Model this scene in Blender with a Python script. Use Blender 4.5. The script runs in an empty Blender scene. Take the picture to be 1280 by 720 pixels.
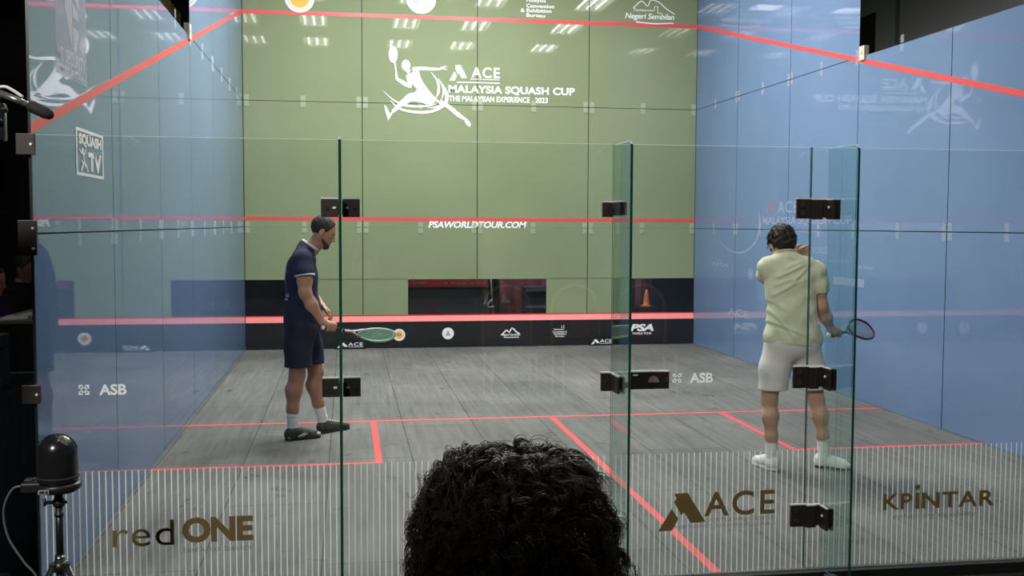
TUBE = 21.0; FLOOD = 145.0; SPOT = 2100.0; EXPO = 0.18
import bpy, bmesh, math, random
import numpy as np
from mathutils import Vector, Matrix, Euler

SC = bpy.context.scene
COL = SC.collection
random.seed(7)
PI = math.pi

# ------------------------------------------------------------------ materials
def mat(name, col=(0.5, 0.5, 0.5), rough=0.5, metal=0.0, spec=0.5, emit=None, es=0.0):
    m = bpy.data.materials.new(name)
    m.use_nodes = True
    b = m.node_tree.nodes['Principled BSDF']
    b.inputs['Base Color'].default_value = (*col, 1)
    b.inputs['Roughness'].default_value = rough
    b.inputs['Metallic'].default_value = metal
    b.inputs['Specular IOR Level'].default_value = spec
    if emit:
        b.inputs['Emission Color'].default_value = (*emit, 1)
        b.inputs['Emission Strength'].default_value = es
    return m

def nd(m, t, **kw):
    n = m.node_tree.nodes.new(t)
    for k, v in kw.items():
        setattr(n, k, v)
    return n

def lk(m, a, b):
    m.node_tree.links.new(a, b)

def noise_color(m, c1, c2, scale=6.0, detail=4.0, stretch=(1, 1, 1), lo=0.35, hi=0.65, bump=0.0, bscale=None, rough=None):
    b = m.node_tree.nodes['Principled BSDF']
    tc = nd(m, 'ShaderNodeTexCoord'); mp = nd(m, 'ShaderNodeMapping')
    mp.inputs['Scale'].default_value = stretch
    lk(m, tc.outputs['Object'], mp.inputs['Vector'])
    nz = nd(m, 'ShaderNodeTexNoise'); nz.inputs['Scale'].default_value = scale; nz.inputs['Detail'].default_value = detail
    lk(m, mp.outputs['Vector'], nz.inputs['Vector'])
    cr = nd(m, 'ShaderNodeValToRGB')
    cr.color_ramp.elements[0].position = lo; cr.color_ramp.elements[0].color = (*c1, 1)
    cr.color_ramp.elements[1].position = hi; cr.color_ramp.elements[1].color = (*c2, 1)
    lk(m, nz.outputs['Fac'], cr.inputs['Fac']); lk(m, cr.outputs['Color'], b.inputs['Base Color'])
    if bump:
        n2 = nd(m, 'ShaderNodeTexNoise'); n2.inputs['Scale'].default_value = bscale or scale * 8; n2.inputs['Detail'].default_value = 3
        lk(m, mp.outputs['Vector'], n2.inputs['Vector'])
        bp = nd(m, 'ShaderNodeBump'); bp.inputs['Strength'].default_value = bump; bp.inputs['Distance'].default_value = 0.01
        lk(m, n2.outputs['Fac'], bp.inputs['Height']); lk(m, bp.outputs['Normal'], b.inputs['Normal'])
    return m

def glass_mat(name, tint=(0.96, 0.985, 0.97), ior=1.5, gain=1.0):
    """thin clear pane: passes light straight on, mirrors by Fresnel"""
    m = bpy.data.materials.new(name); m.use_nodes = True
    nt = m.node_tree; nt.nodes.clear()
    out = nt.nodes.new('ShaderNodeOutputMaterial'); mx = nt.nodes.new('ShaderNodeMixShader')
    tr = nt.nodes.new('ShaderNodeBsdfTransparent'); tr.inputs['Color'].default_value = (*tint, 1)
    gl = nt.nodes.new('ShaderNodeBsdfGlossy'); gl.inputs['Roughness'].default_value = 0.0
    fr = nt.nodes.new('ShaderNodeFresnel'); fr.inputs['IOR'].default_value = ior
    geo = nt.nodes.new('ShaderNodeNewGeometry')
    # both faces of the pane see the pane from the air side
    mi = nt.nodes.new('ShaderNodeMix'); mi.data_type = 'FLOAT'
    mi.inputs['A'].default_value = ior; mi.inputs['B'].default_value = 1.0 / ior
    nt.links.new(geo.outputs['Backfacing'], mi.inputs['Factor'])
    nt.links.new(mi.outputs['Result'], fr.inputs['IOR'])
    mu = nt.nodes.new('ShaderNodeMath'); mu.operation = 'MULTIPLY'; mu.inputs[1].default_value = gain; mu.use_clamp = True
    nt.links.new(fr.outputs['Fac'], mu.inputs[0])
    nt.links.new(mu.outputs[0], mx.inputs['Fac'])
    nt.links.new(tr.outputs[0], mx.inputs[1]); nt.links.new(gl.outputs[0], mx.inputs[2])
    nt.links.new(mx.outputs[0], out.inputs['Surface'])
    return m

def edge_mat(name, col):
    m = bpy.data.materials.new(name); m.use_nodes = True
    nt = m.node_tree; nt.nodes.clear()
    out = nt.nodes.new('ShaderNodeOutputMaterial'); ad = nt.nodes.new('ShaderNodeMixShader'); ad.inputs['Fac'].default_value = 0.6
    d = nt.nodes.new('ShaderNodeBsdfDiffuse'); d.inputs['Color'].default_value = (*col, 1)
    t = nt.nodes.new('ShaderNodeBsdfTranslucent'); t.inputs['Color'].default_value = (*col, 1)
    nt.links.new(d.outputs[0], ad.inputs[1]); nt.links.new(t.outputs[0], ad.inputs[2]); nt.links.new(ad.outputs[0], out.inputs['Surface'])
    return m

def film_mat(name, col, alpha):
    """thin printed film, partly see-through"""
    m = bpy.data.materials.new(name); m.use_nodes = True
    nt = m.node_tree; nt.nodes.clear()
    out = nt.nodes.new('ShaderNodeOutputMaterial'); mx = nt.nodes.new('ShaderNodeMixShader'); mx.inputs['Fac'].default_value = alpha
    tr = nt.nodes.new('ShaderNodeBsdfTransparent'); d0 = nt.nodes.new('ShaderNodeBsdfDiffuse'); d0.inputs['Color'].default_value = (*col, 1)
    t0 = nt.nodes.new('ShaderNodeBsdfTranslucent'); t0.inputs['Color'].default_value = (*col, 1)
    d = nt.nodes.new('ShaderNodeMixShader'); d.inputs['Fac'].default_value = 0.5; nt.links.new(d0.outputs[0], d.inputs[1]); nt.links.new(t0.outputs[0], d.inputs[2])
    nt.links.new(tr.outputs[0], mx.inputs[1]); nt.links.new(d.outputs[0], mx.inputs[2]); nt.links.new(mx.outputs[0], out.inputs['Surface'])
    return m

M = {}
def wall_panel_mat(name, c1, c2, spec=0.5, scuff=0.0):
    m = mat(name, c1, 0.02, 0, spec)
    noise_color(m, c1, c2, 0.7, 2.0, lo=0.3, hi=0.7)
    if scuff:
        b = m.node_tree.nodes['Principled BSDF']
        src = b.inputs['Base Color'].links[0].from_socket
        tc = nd(m, 'ShaderNodeTexCoord'); mp = nd(m, 'ShaderNodeMapping')
        mp.inputs['Scale'].default_value = (5, 9, 4); mp.inputs['Rotation'].default_value = (0.5, 0, 0)
        lk(m, tc.outputs['Object'], mp.inputs['Vector'])
        v = nd(m, 'ShaderNodeTexNoise'); v.inputs['Scale'].default_value = 3.0; v.inputs['Detail'].default_value = 6; v.inputs['Roughness'].default_value = 0.75
        lk(m, mp.outputs['Vector'], v.inputs['Vector'])
        cr = nd(m, 'ShaderNodeValToRGB'); cr.color_ramp.elements[0].position = 0.70; cr.color_ramp.elements[0].color = (0, 0, 0, 1)
        cr.color_ramp.elements[1].position = 0.74; cr.color_ramp.elements[1].color = (scuff, scuff, scuff, 1)
        lk(m, v.outputs['Fac'], cr.inputs['Fac'])
        mx = nd(m, 'ShaderNodeMix', data_type='RGBA')
        lk(m, cr.outputs['Color'], mx.inputs['Factor']); lk(m, src, mx.inputs['A']); mx.inputs['B'].default_value = (0.6, 0.66, 0.72, 1)
        lk(m, mx.outputs['Result'], b.inputs['Base Color'])
    return m

M['blue'] = wall_panel_mat('blue_glass_film', (0.126, 0.200, 0.342), (0.146, 0.224, 0.370), 0.5, 0.22)
M['green'] = wall_panel_mat('green_glass_film', (0.198, 0.244, 0.140), (0.222, 0.270, 0.158), 0.5)
M['seam'] = mat('dark_joint', (0.012, 0.014, 0.014), 0.6)
M['glass'] = glass_mat('clear_glass', (0.975, 0.99, 0.98))
M['fin_glass'] = glass_mat('tinted_fin_glass', (0.86, 0.945, 0.925))
M['dark_glass'] = glass_mat('dark_window_glass', (0.86, 0.86, 0.87), gain=1.2)
M['edge_dark'] = mat('green_glass_edge', (0.003, 0.050, 0.030), 0.15)
M['edge_side'] = mat('dark_glass_edge', (0.01, 0.016, 0.018), 0.25)
M['edge_top'] = edge_mat('lit_glass_edge', (0.95, 0.99, 0.97))  # near-white colour stands in for light caught by the top edges
M['red'] = mat('red_line_tape', (0.70, 0.075, 0.078), 0.35)
M['red_floor'] = mat('red_floor_paint', (0.70, 0.070, 0.075), 0.55)
M['white_vinyl'] = mat('white_vinyl', (0.88, 0.89, 0.88), 0.4)
M['white_film'] = film_mat('white_glass_lettering', (0.86, 0.87, 0.86), 0.97)
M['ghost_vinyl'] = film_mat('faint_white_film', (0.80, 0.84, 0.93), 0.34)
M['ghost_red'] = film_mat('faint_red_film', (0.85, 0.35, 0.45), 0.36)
M['ghost_banner'] = film_mat('pale_grey_film', (0.95, 0.95, 0.96), 0.5)
M['gold_vinyl'] = mat('bronze_vinyl', (0.155, 0.11, 0.042), 0.45, 0.25)
M['grey_vinyl'] = film_mat('dark_grey_film', (0.10, 0.11, 0.10), 0.5)
M['stripe'] = film_mat('white_line_film', (0.86, 0.9, 0.87), 0.66)
M['side_clip'] = film_mat('clear_side_clip_plastic', (0.7, 0.76, 0.8), 0.3)
M['clip'] = film_mat('clear_clip_plastic', (0.72, 0.80, 0.64), 0.42)
M['tin'] = mat('black_tin', (0.013, 0.013, 0.016), 0.12)
M['tin_red'] = mat('overexposed_red_strip', (1.0, 0.30, 0.29), 0.3)  # red strip coloured pink, as if overexposed by the light
M['tin_rededge'] = mat('deep_red_strip', (0.62, 0.03, 0.04), 0.35)
M['bronze'] = mat('dark_bronze_metal', (0.035, 0.028, 0.026), 0.42, 0.55)
M['bronze_edge'] = mat('bright_metal_edge', (0.82, 0.82, 0.8), 0.3, 0.3)
M['chrome'] = mat('chrome', (0.8, 0.8, 0.8), 0.15, 1.0)
M['black'] = mat('black_plastic', (0.010, 0.010, 0.011), 0.38)
M['matte_black'] = mat('matte_black', (0.008, 0.008, 0.009), 0.8)
M['black_cloth'] = noise_color(mat('black_cloth', (0.008, 0.009, 0.009), 0.9), (0.006, 0.007, 0.007), (0.012, 0.013, 0.012), 3)
M['olive_cloth'] = noise_color(mat('dark_olive_cloth', (0.075, 0.07, 0.05), 0.9), (0.06, 0.056, 0.04), (0.09, 0.083, 0.06), 3, stretch=(6, 6, .5))
M['grey_wall'] = noise_color(mat('grey_hall_paint', (0.34, 0.35, 0.35), 0.7), (0.32, 0.335, 0.335), (0.36, 0.365, 0.365), 1.5)
M['dark_wall'] = mat('dark_hall_paint', (0.006, 0.007, 0.006), 0.9)
M['ceil'] = noise_color(mat('ceiling_tile', (0.5, 0.5, 0.48), 0.9), (0.46, 0.46, 0.44), (0.52, 0.52, 0.5), 4)
M['carpet'] = noise_color(mat('dark_hall_carpet', (0.02, 0.02, 0.02), 0.95), (0.014, 0.014, 0.014), (0.026, 0.026, 0.024), 30, bump=0.4)
M['tube'] = mat('fluorescent_tube', (0.9, 0.9, 0.9), 0.4, emit=(1.0, 0.985, 0.93), es=TUBE if 'TUBE' in globals() else 16.0)
M['fixture'] = mat('white_enamel', (0.85, 0.85, 0.83), 0.4)
M['paper'] = mat('paper_white', (0.8, 0.8, 0.78), 0.8)
M['gold'] = mat('gold_chair_paint', (0.62, 0.42, 0.15), 0.35, 0.5)
M['maroon'] = noise_color(mat('maroon_cloth', (0.05, 0.012, 0.02), 0.9), (0.11, 0.038, 0.055), (0.17, 0.055, 0.08), 8)
M['teal_board'] = mat('dark_teal_board', (0.06, 0.085, 0.09), 0.6)
M['banner_red'] = mat('red_banner_print', (0.80, 0.09, 0.10), 0.6)

def floor_mat():
    m = mat('grey_court_boards', (0.12, 0.12, 0.12), 0.6, 0, 0.10)
    b = m.node_tree.nodes['Principled BSDF']
    tc = nd(m, 'ShaderNodeTexCoord'); mp = nd(m, 'ShaderNodeMapping'); mp.inputs['Rotation'].default_value = (0, 0, PI / 2)
    mp.inputs['Location'].default_value = (0.4, 0.13, 0)
    lk(m, tc.outputs['Object'], mp.inputs['Vector'])
    br = nd(m, 'ShaderNodeTexBrick')
    br.inputs['Scale'].default_value = 1.0; br.inputs['Brick Width'].default_value = 2.4; br.inputs['Row Height'].default_value = 0.61
    br.inputs['Mortar Size'].default_value = 0.0045; br.inputs['Mortar Smooth'].default_value = 0.3
    br.inputs['Color1'].default_value = (0.145, 0.145, 0.139, 1); br.inputs['Color2'].default_value = (0.166, 0.165, 0.157, 1)
    br.inputs['Mortar'].default_value = (0.05, 0.052, 0.054, 1); br.offset = 0.5
    lk(m, mp.outputs['Vector'], br.inputs['Vector'])
    # grain streaks along each board
    mp2 = nd(m, 'ShaderNodeMapping'); mp2.inputs['Scale'].default_value = (9, 0.55, 1); lk(m, tc.outputs['Object'], mp2.inputs['Vector'])
    n1 = nd(m, 'ShaderNodeTexNoise'); n1.inputs['Scale'].default_value = 2.2; n1.inputs['Detail'].default_value = 6; n1.inputs['Roughness'].default_value = 0.62
    lk(m, mp2.outputs['Vector'], n1.inputs['Vector'])
    r1 = nd(m, 'ShaderNodeValToRGB'); r1.color_ramp.elements[0].position = 0.3; r1.color_ramp.elements[0].color = (0.72, 0.72, 0.72, 1)
    r1.color_ramp.elements[1].position = 0.72; r1.color_ramp.elements[1].color = (1.15, 1.15, 1.14, 1)
    lk(m, n1.outputs['Fac'], r1.inputs['Fac'])
    # broad worn patches
    n2 = nd(m, 'ShaderNodeTexNoise'); n2.inputs['Scale'].default_value = 0.9; n2.inputs['Detail'].default_value = 5
    lk(m, tc.outputs['Object'], n2.inputs['Vector'])
    r2 = nd(m, 'ShaderNodeValToRGB'); r2.color_ramp.elements[0].position = 0.32; r2.color_ramp.elements[0].color = (0.74, 0.74, 0.75, 1)
    r2.color_ramp.elements[1].position = 0.68; r2.color_ramp.elements[1].color = (1.15, 1.15, 1.14, 1)
    lk(m, n2.outputs['Fac'], r2.inputs['Fac'])
    # dark scuffs
    n3 = nd(m, 'ShaderNodeTexNoise'); n3.inputs['Scale'].default_value = 5.5; n3.inputs['Detail'].default_value = 4; n3.inputs['Distortion'].default_value = 1.2
    lk(m, tc.outputs['Object'], n3.inputs['Vector'])
    r3 = nd(m, 'ShaderNodeValToRGB'); r3.color_ramp.elements[0].position = 0.28; r3.color_ramp.elements[0].color = (0.55, 0.55, 0.56, 1)
    r3.color_ramp.elements[1].position = 0.36; r3.color_ramp.elements[1].color = (1, 1, 1, 1)
    lk(m, n3.outputs['Fac'], r3.inputs['Fac'])
    cur = br.outputs['Color']
    for r in (r1, r2, r3):
        mx = nd(m, 'ShaderNodeMix', data_type='RGBA', blend_type='MULTIPLY'); mx.inputs['Factor'].default_value = 1
        lk(m, cur, mx.inputs['A']); lk(m, r.outputs['Color'], mx.inputs['B']); cur = mx.outputs['Result']
    lk(m, cur, b.inputs['Base Color'])
    rr = nd(m, 'ShaderNodeMapRange'); rr.inputs['To Min'].default_value = 0.45; rr.inputs['To Max'].default_value = 0.72
    lk(m, n2.outputs['Fac'], rr.inputs['Value']); lk(m, rr.outputs['Result'], b.inputs['Roughness'])
    return m
M['floor'] = floor_mat()

# ------------------------------------------------------------------ object helpers
def link_mesh(name, me, parent=None, m=None, smooth=False):
    o = bpy.data.objects.new(name, me)
    COL.objects.link(o)
    if m is not None:
        for k in (m if isinstance(m, (list, tuple)) else [m]):
            me.materials.append(k)
    if parent is not None:
        o.parent = parent
    if smooth and len(me.polygons):
        me.polygons.foreach_set('use_smooth', np.ones(len(me.polygons), bool))
    return o

def obj(name, bm, m, parent=None, smooth=False, label=None):
    me = bpy.data.meshes.new(name)
    bm.normal_update(); bm.to_mesh(me); bm.free()
    o = link_mesh(name, me, parent, m, smooth)
    if label:
        o['label'] = label
    return o

def tag(o, label, cat, group=None, kind=None):
    o['label'] = label; o['category'] = cat
    if group: o['group'] = group
    if kind: o['kind'] = kind
    return o

def thing(name, label, cat, loc=(0, 0, 0), rz=0.0, group=None):
    o = bpy.data.objects.new(name, None); COL.objects.link(o)
    o.location = loc; o.rotation_euler = (0, 0, rz); o.empty_display_size = 0.1
    return tag(o, label, cat, group)

def struct(o):
    o['kind'] = 'structure'
    return o

def dup(root, loc, rz=0.0, label=None):
    def cp(o, par):
        c = o.copy(); COL.objects.link(c)
        if par is not None: c.parent = par
        for ch in list(o.children): cp(ch, c)
        return c
    r = cp(root, None); r.location = loc; r.rotation_euler = (0, 0, rz)
    if label: r['label'] = label
    return r

def B():
    return bmesh.new()

def box(bm, lo, hi, mi=0, bev=0.0):
    x0, y0, z0 = lo; x1, y1, z1 = hi
    vs = [bm.verts.new(p) for p in ((x0, y0, z0), (x1, y0, z0), (x1, y1, z0), (x0, y1, z0), (x0, y0, z1), (x1, y0, z1), (x1, y1, z1), (x0, y1, z1))]
    fs = [bm.faces.new([vs[i] for i in q]) for q in ((0, 3, 2, 1), (4, 5, 6, 7), (0, 1, 5, 4), (1, 2, 6, 5), (2, 3, 7, 6), (3, 0, 4, 7))]
    for f in fs: f.material_index = mi
    if bev:
        es = list({e for f in fs for e in f.edges})
        bmesh.ops.bevel(bm, geom=es, offset=bev, segments=2, affect='EDGES', profile=0.6)
    return fs

def tube(bm, pts, radii, seg=10, mi=0, caps=True, closed=False):
    pts = [Vector(p) for p in pts]
    n = len(pts)
    if not hasattr(radii, '__len__'): radii = [radii] * n
    rings = []
    up = None
    for i, p in enumerate(pts):
        if closed: t = pts[(i + 1) % n] - pts[i - 1]
        else: t = pts[min(i + 1, n - 1)] - pts[max(i - 1, 0)]
        if t.length < 1e-9: t = Vector((0, 0, 1))
        t.normalize()
        if up is None:
            up = Vector((0, 0, 1)) if abs(t.z) < 0.9 else Vector((1, 0, 0))
        a = t.cross(up)
        if a.length < 1e-6: a = t.orthogonal()
        a.normalize(); b = a.cross(t).normalized(); up = b
        rings.append([bm.verts.new(p + (a * math.cos(2 * PI * k / seg) + b * math.sin(2 * PI * k / seg)) * radii[i]) for k in range(seg)])
    rng = n if closed else n - 1
    for i in range(rng):
        r0, r1 = rings[i], rings[(i + 1) % n]
        for k in range(seg):
            f = bm.faces.new((r0[k], r0[(k + 1) % seg], r1[(k + 1) % seg], r1[k])); f.material_index = mi; f.smooth = True
    if caps and not closed:
        f = bm.faces.new(list(reversed(rings[0]))); f.material_index = mi
        f = bm.faces.new(rings[-1]); f.material_index = mi

def lathe(bm, prof, c=(0, 0, 0), seg=24, mi=0):
    """profile of (r, z) spun about z"""
    rings = []
    for r, z in prof:
        rings.append([bm.verts.new((c[0] + r * math.cos(2 * PI * k / seg), c[1] + r * math.sin(2 * PI * k / seg), c[2] + z)) for k in range(seg)] if r > 1e-6 else [bm.verts.new((c[0], c[1], c[2] + z))])
    for a, b in zip(rings, rings[1:]):
        for k in range(seg):
            q = [a[k % len(a)], a[(k + 1) % len(a)], b[(k + 1) % len(b)], b[k % len(b)]]
            q = list(dict.fromkeys(q))
            if len(q) >= 3:
                f = bm.faces.new(q); f.material_index = mi; f.smooth = True
    for ring, rev in ((rings[0], True), (rings[-1], False)):
        if len(ring) > 2:
            f = bm.faces.new(list(reversed(ring)) if rev else ring); f.material_index = mi

def recalc(bm):
    bmesh.ops.recalc_face_normals(bm, faces=bm.faces[:])
    return bm

# ------------------------------------------------------------------ flat prints (vinyl on a wall)
_txt_cache = {}
def text_geo(s, bold=0.0, spacing=1.0, shear=0.0):
    key = (s, bold, spacing, shear)
    if key in _txt_cache: return _txt_cache[key]
    cu = bpy.data.curves.new('tmp_text', 'FONT'); cu.body = s; cu.size = 1.0; cu.offset = bold; cu.space_character = spacing; cu.shear = shear
    cu.resolution_u = 4
    o = bpy.data.objects.new('tmp_text', cu); COL.objects.link(o)
    bpy.context.view_layer.update()
    dg = bpy.context.evaluated_depsgraph_get()
    me = o.evaluated_get(dg).to_mesh()
    vs = [(v.co.x, v.co.y) for v in me.vertices]; fs = [tuple(p.vertices) for p in me.polygons]
    o.evaluated_get(dg).to_mesh_clear()
    bpy.data.objects.remove(o); bpy.data.curves.remove(cu)
    _txt_cache[key] = (vs, fs)
    return vs, fs

class Decal:
    """vinyl shapes lying on a plane: origin o, axes u (reading direction) and v (up)"""
    def __init__(s, o, u, v):
        s.o = Vector(o); s.u = Vector(u); s.v = Vector(v); s.bm = bmesh.new()
        s.n = s.u.cross(s.v); s.k = 0
    def P(s, x, y): return s.o + s.u * x + s.v * y
    def poly(s, pts, mi=0):
        try:
            s.k += 1  # each shape lies a hair above the one before
            f = s.bm.faces.new([s.bm.verts.new(s.P(x, y) + s.n * (s.k * 1.5e-5)) for x, y in pts]); f.material_index = mi
            f.normal_update()
            if f.normal.dot(s.n) < 0: f.normal_flip()
        except ValueError: pass
    def rect(s, x0, y0, x1, y1, mi=0): s.poly([(x0, y0), (x1, y0), (x1, y1), (x0, y1)], mi)
    def text(s, t, x0, y0, x1, y1, bold=0.0, spacing=1.0, shear=0.0, mi=0, skew=0.0):
        vs, fs = text_geo(t, bold, spacing, shear)
        if not vs: return
        ax = min(v[0] for v in vs); bx = max(v[0] for v in vs); ay = min(v[1] for v in vs); by = max(v[1] for v in vs)
        bv = []
        for x, y in vs:
            X = x0 + (x - ax) / (bx - ax) * (x1 - x0); Y = y0 + (y - ay) / (by - ay) * (y1 - y0)
            bv.append(s.bm.verts.new(s.P(X, Y + skew * (X - x0)) + s.n * ((s.k + 3) * 1.5e-5)))
        for f in fs:
            try:
                g = s.bm.faces.new([bv[i] for i in f]); g.material_index = mi
            except ValueError: pass
    def ribbon(s, pts, w, mi=0):
        n = len(pts)
        if not hasattr(w, '__len__'): w = [w] * n
        L, R = [], []
        for i in range(n):
            a = pts[max(i - 1, 0)]; b = pts[min(i + 1, n - 1)]
            dx, dy = b[0] - a[0], b[1] - a[1]; l = math.hypot(dx, dy) or 1
            L.append((pts[i][0] - dy / l * w[i] / 2, pts[i][1] + dx / l * w[i] / 2)); R.append((pts[i][0] + dy / l * w[i] / 2, pts[i][1] - dx / l * w[i] / 2))
        for i in range(n - 1): s.poly([L[i], L[i + 1], R[i + 1], R[i]], mi)
    def disc(s, cx, cy, rx, ry=None, mi=0, seg=28):
        ry = ry or rx
        s.poly([(cx + rx * math.cos(2 * PI * k / seg), cy + ry * math.sin(2 * PI * k / seg)) for k in range(seg)], mi)
    def ring(s, cx, cy, r0, r1, mi=0, seg=32, asp=1.0):
        for k in range(seg):
            a, b = 2 * PI * k / seg, 2 * PI * (k + 1) / seg
            s.poly([(cx + r0 * math.cos(a), cy + asp * r0 * math.sin(a)), (cx + r1 * math.cos(a), cy + asp * r1 * math.sin(a)), (cx + r1 * math.cos(b), cy + asp * r1 * math.sin(b)), (cx + r0 * math.cos(b), cy + asp * r0 * math.sin(b))], mi)
    def build(s, name, m, parent, label=None, cat=None):
        return obj(name, s.bm, m, parent, label=label)

def spline(pts, n=24):
    """Catmull-Rom through 2-D or 3-D points"""
    P = [np.array(p, float) for p in pts]; P = [2 * P[0] - P[1]] + P + [2 * P[-1] - P[-2]]
    out = []
    segs = len(P) - 3
    for s in range(segs):
        a, b, c, d = P[s:s + 4]
        k = max(2, n // segs)
        for i in range(k + (1 if s == segs - 1 else 0)):
            t = i / k
            out.append(tuple(0.5 * ((2 * b) + (c - a) * t + (2 * a - 5 * b + 4 * c - d) * t * t + (3 * b - a - 3 * c + d) * t ** 3)))
    return out

# ------------------------------------------------------------------ volumes: smooth unions of round cones and ellipsoids, skinned by surface nets
def rot(rx=0, ry=0, rz=0):
    return np.array(Euler((rx, ry, rz)).to_matrix())

class Vol:
    def __init__(s, h=0.007, k=0.03):
        s.h = h; s.k = k; s.pr = []; s.cuts = []; s.disp = None
    def cap(s, a, b, ra, rb=None, k=None):
        a = np.array(a, float); b = np.array(b, float); rb = ra if rb is None else rb
        r = max(ra, rb); s.pr.append(('c', a, b, ra, rb, k, np.minimum(a, b) - r, np.maximum(a, b) + r)); return s
    def chain(s, pts, rs, k=None):
        for i in range(len(pts) - 1): s.cap(pts[i], pts[i + 1], rs[i], rs[i + 1], k)
        return s
    def ell(s, c, r, R=None, k=None):
        c = np.array(c, float); r = np.array(r, float); R = np.eye(3) if R is None else R
        e = np.sqrt(((R * r) ** 2).sum(1)); s.pr.append(('e', c, r, R, None, k, c - e, c + e)); return s
    def cut(s, p, n):
        """keep the side the normal points away from"""
        s.cuts.append((np.array(p, float), np.array(n, float) / np.linalg.norm(n))); return s
    def arrays(s):
        h = s.h; mg = 4 * h + 0.012
        lo = np.min([p[6] for p in s.pr], 0) - mg; hi = np.max([p[7] for p in s.pr], 0) + mg
        n = np.ceil((hi - lo) / h).astype(int) + 1
        D = np.full(n, 1.0, np.float32)
        ax = [lo[i] + h * np.arange(n[i]) for i in range(3)]
        for p in s.pr:
            k = p[5] if p[5] is not None else s.k
            m = k + 3 * h + 0.012
            i0 = np.maximum(((p[6] - m - lo) / h).astype(int), 0); i1 = np.minimum(((p[7] + m - lo) / h).astype(int) + 2, n)
            sl = tuple(slice(a, b) for a, b in zip(i0, i1))
            X, Y, Z = np.meshgrid(*[ax[i][sl[i]] for i in range(3)], indexing='ij', sparse=True)
            if p[0] == 'c':
                a, b, ra, rb = p[1:5]; ba = b - a; L = max(ba @ ba, 1e-12)
                px, py, pz = X - a[0], Y - a[1], Z - a[2]
                t = np.clip((px * ba[0] + py * ba[1] + pz * ba[2]) / L, 0, 1)
                d = np.sqrt((px - ba[0] * t) ** 2 + (py - ba[1] * t) ** 2 + (pz - ba[2] * t) ** 2) - (ra + (rb - ra) * t)
            else:
                c, r, R = p[1:4]
                px, py, pz = X - c[0], Y - c[1], Z - c[2]
                q = [R[0, i] * px + R[1, i] * py + R[2, i] * pz for i in range(3)]
                k0 = np.sqrt(sum((q[i] / r[i]) ** 2 for i in range(3))); k1 = np.sqrt(sum((q[i] / r[i] ** 2) ** 2 for i in range(3))) + 1e-9
                d = k0 * (k0 - 1) / k1
            o = D[sl]; d = d.astype(np.float32)
            hh = np.maximum(k - np.abs(o - d), 0) / k if k > 0 else 0
            D[sl] = np.minimum(o, d) - hh * hh * k * 0.25
        X, Y, Z = np.meshgrid(*ax, indexing='ij', sparse=True)
        if s.disp is not None: D = D + s.disp(X, Y, Z).astype(np.float32)
        for p, nn in s.cuts:
            D = np.maximum(D, ((X - p[0]) * nn[0] + (Y - p[1]) * nn[1] + (Z - p[2]) * nn[2]).astype(np.float32))
        return D, lo
    def mesh(s, name):
        D, lo = s.arrays(); h = s.h
        S = D < 0
        nx, ny, nz = D.shape
        c = np.zeros((nx - 1, ny - 1, nz - 1), np.uint8)
        for i in (0, 1):
            for j in (0, 1):
                for k in (0, 1): c += S[i:nx - 1 + i, j:ny - 1 + j, k:nz - 1 + k]
        idx = np.argwhere((c > 0) & (c < 8))
        ids = np.full(c.shape, -1, np.int64); ids[tuple(idx.T)] = np.arange(len(idx))
        cor = [(i, j, k) for i in (0, 1) for j in (0, 1) for k in (0, 1)]
        v = {q: D[idx[:, 0] + q[0], idx[:, 1] + q[1], idx[:, 2] + q[2]] for q in cor}
        acc = np.zeros((len(idx), 3)); cnt = np.zeros(len(idx))
        for q in cor:
            for a in range(3):
                if q[a] == 0:
                    q2 = tuple(1 if x == a else q[x] for x in range(3))
                    va, vb = v[q], v[q2]; m = (va < 0) != (vb < 0)
                    t = np.where(m, va / np.where(m, va - vb, 1), 0)
                    pos = np.array(q, float)[None].repeat(len(idx), 0); pos[:, a] += t
                    acc[m] += pos[m]; cnt[m] += 1
        verts = lo + h * (idx + acc / cnt[:, None])
        quads = []
        for a in range(3):
            b, d = (a + 1) % 3, (a + 2) % 3
            s0 = np.take(S, range(0, S.shape[a] - 1), a); s1 = np.take(S, range(1, S.shape[a]), a)
            e = np.argwhere(s0 != s1)
            e = e[(e[:, b] > 0) & (e[:, d] > 0) & (e[:, b] < ids.shape[b]) & (e[:, d] < ids.shape[d])]
            fl = s0[tuple(e.T)]
            def cell(db, dd):
                f = e.copy(); f[:, b] += db; f[:, d] += dd; return ids[tuple(f.T)]
            Q = np.stack([cell(-1, -1), cell(0, -1), cell(0, 0), cell(-1, 0)], 1)
            Q[~fl] = Q[~fl][:, ::-1]
            quads.append(Q)
        Q = np.concatenate(quads)
        Q = Q[(Q >= 0).all(1)]
        me = bpy.data.meshes.new(name)
        me.vertices.add(len(verts)); me.vertices.foreach_set('co', verts.astype(np.float32).ravel())
        me.loops.add(len(Q) * 4); me.loops.foreach_set('vertex_index', Q.astype(np.int32).ravel())
        me.polygons.add(len(Q)); me.polygons.foreach_set('loop_start', np.arange(0, len(Q) * 4, 4, dtype=np.int32))
        me.update(calc_edges=True); me.validate()
        return me
    def build(s, name, m, parent, label=None):
        o = link_mesh(name, s.mesh(name), parent, m, True)
        if label: o['label'] = label
        return o
# ================================================================== THE COURT (metres; back glass at y=0, front wall at y=9.75)
W = 3.2; L = 9.75
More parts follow.
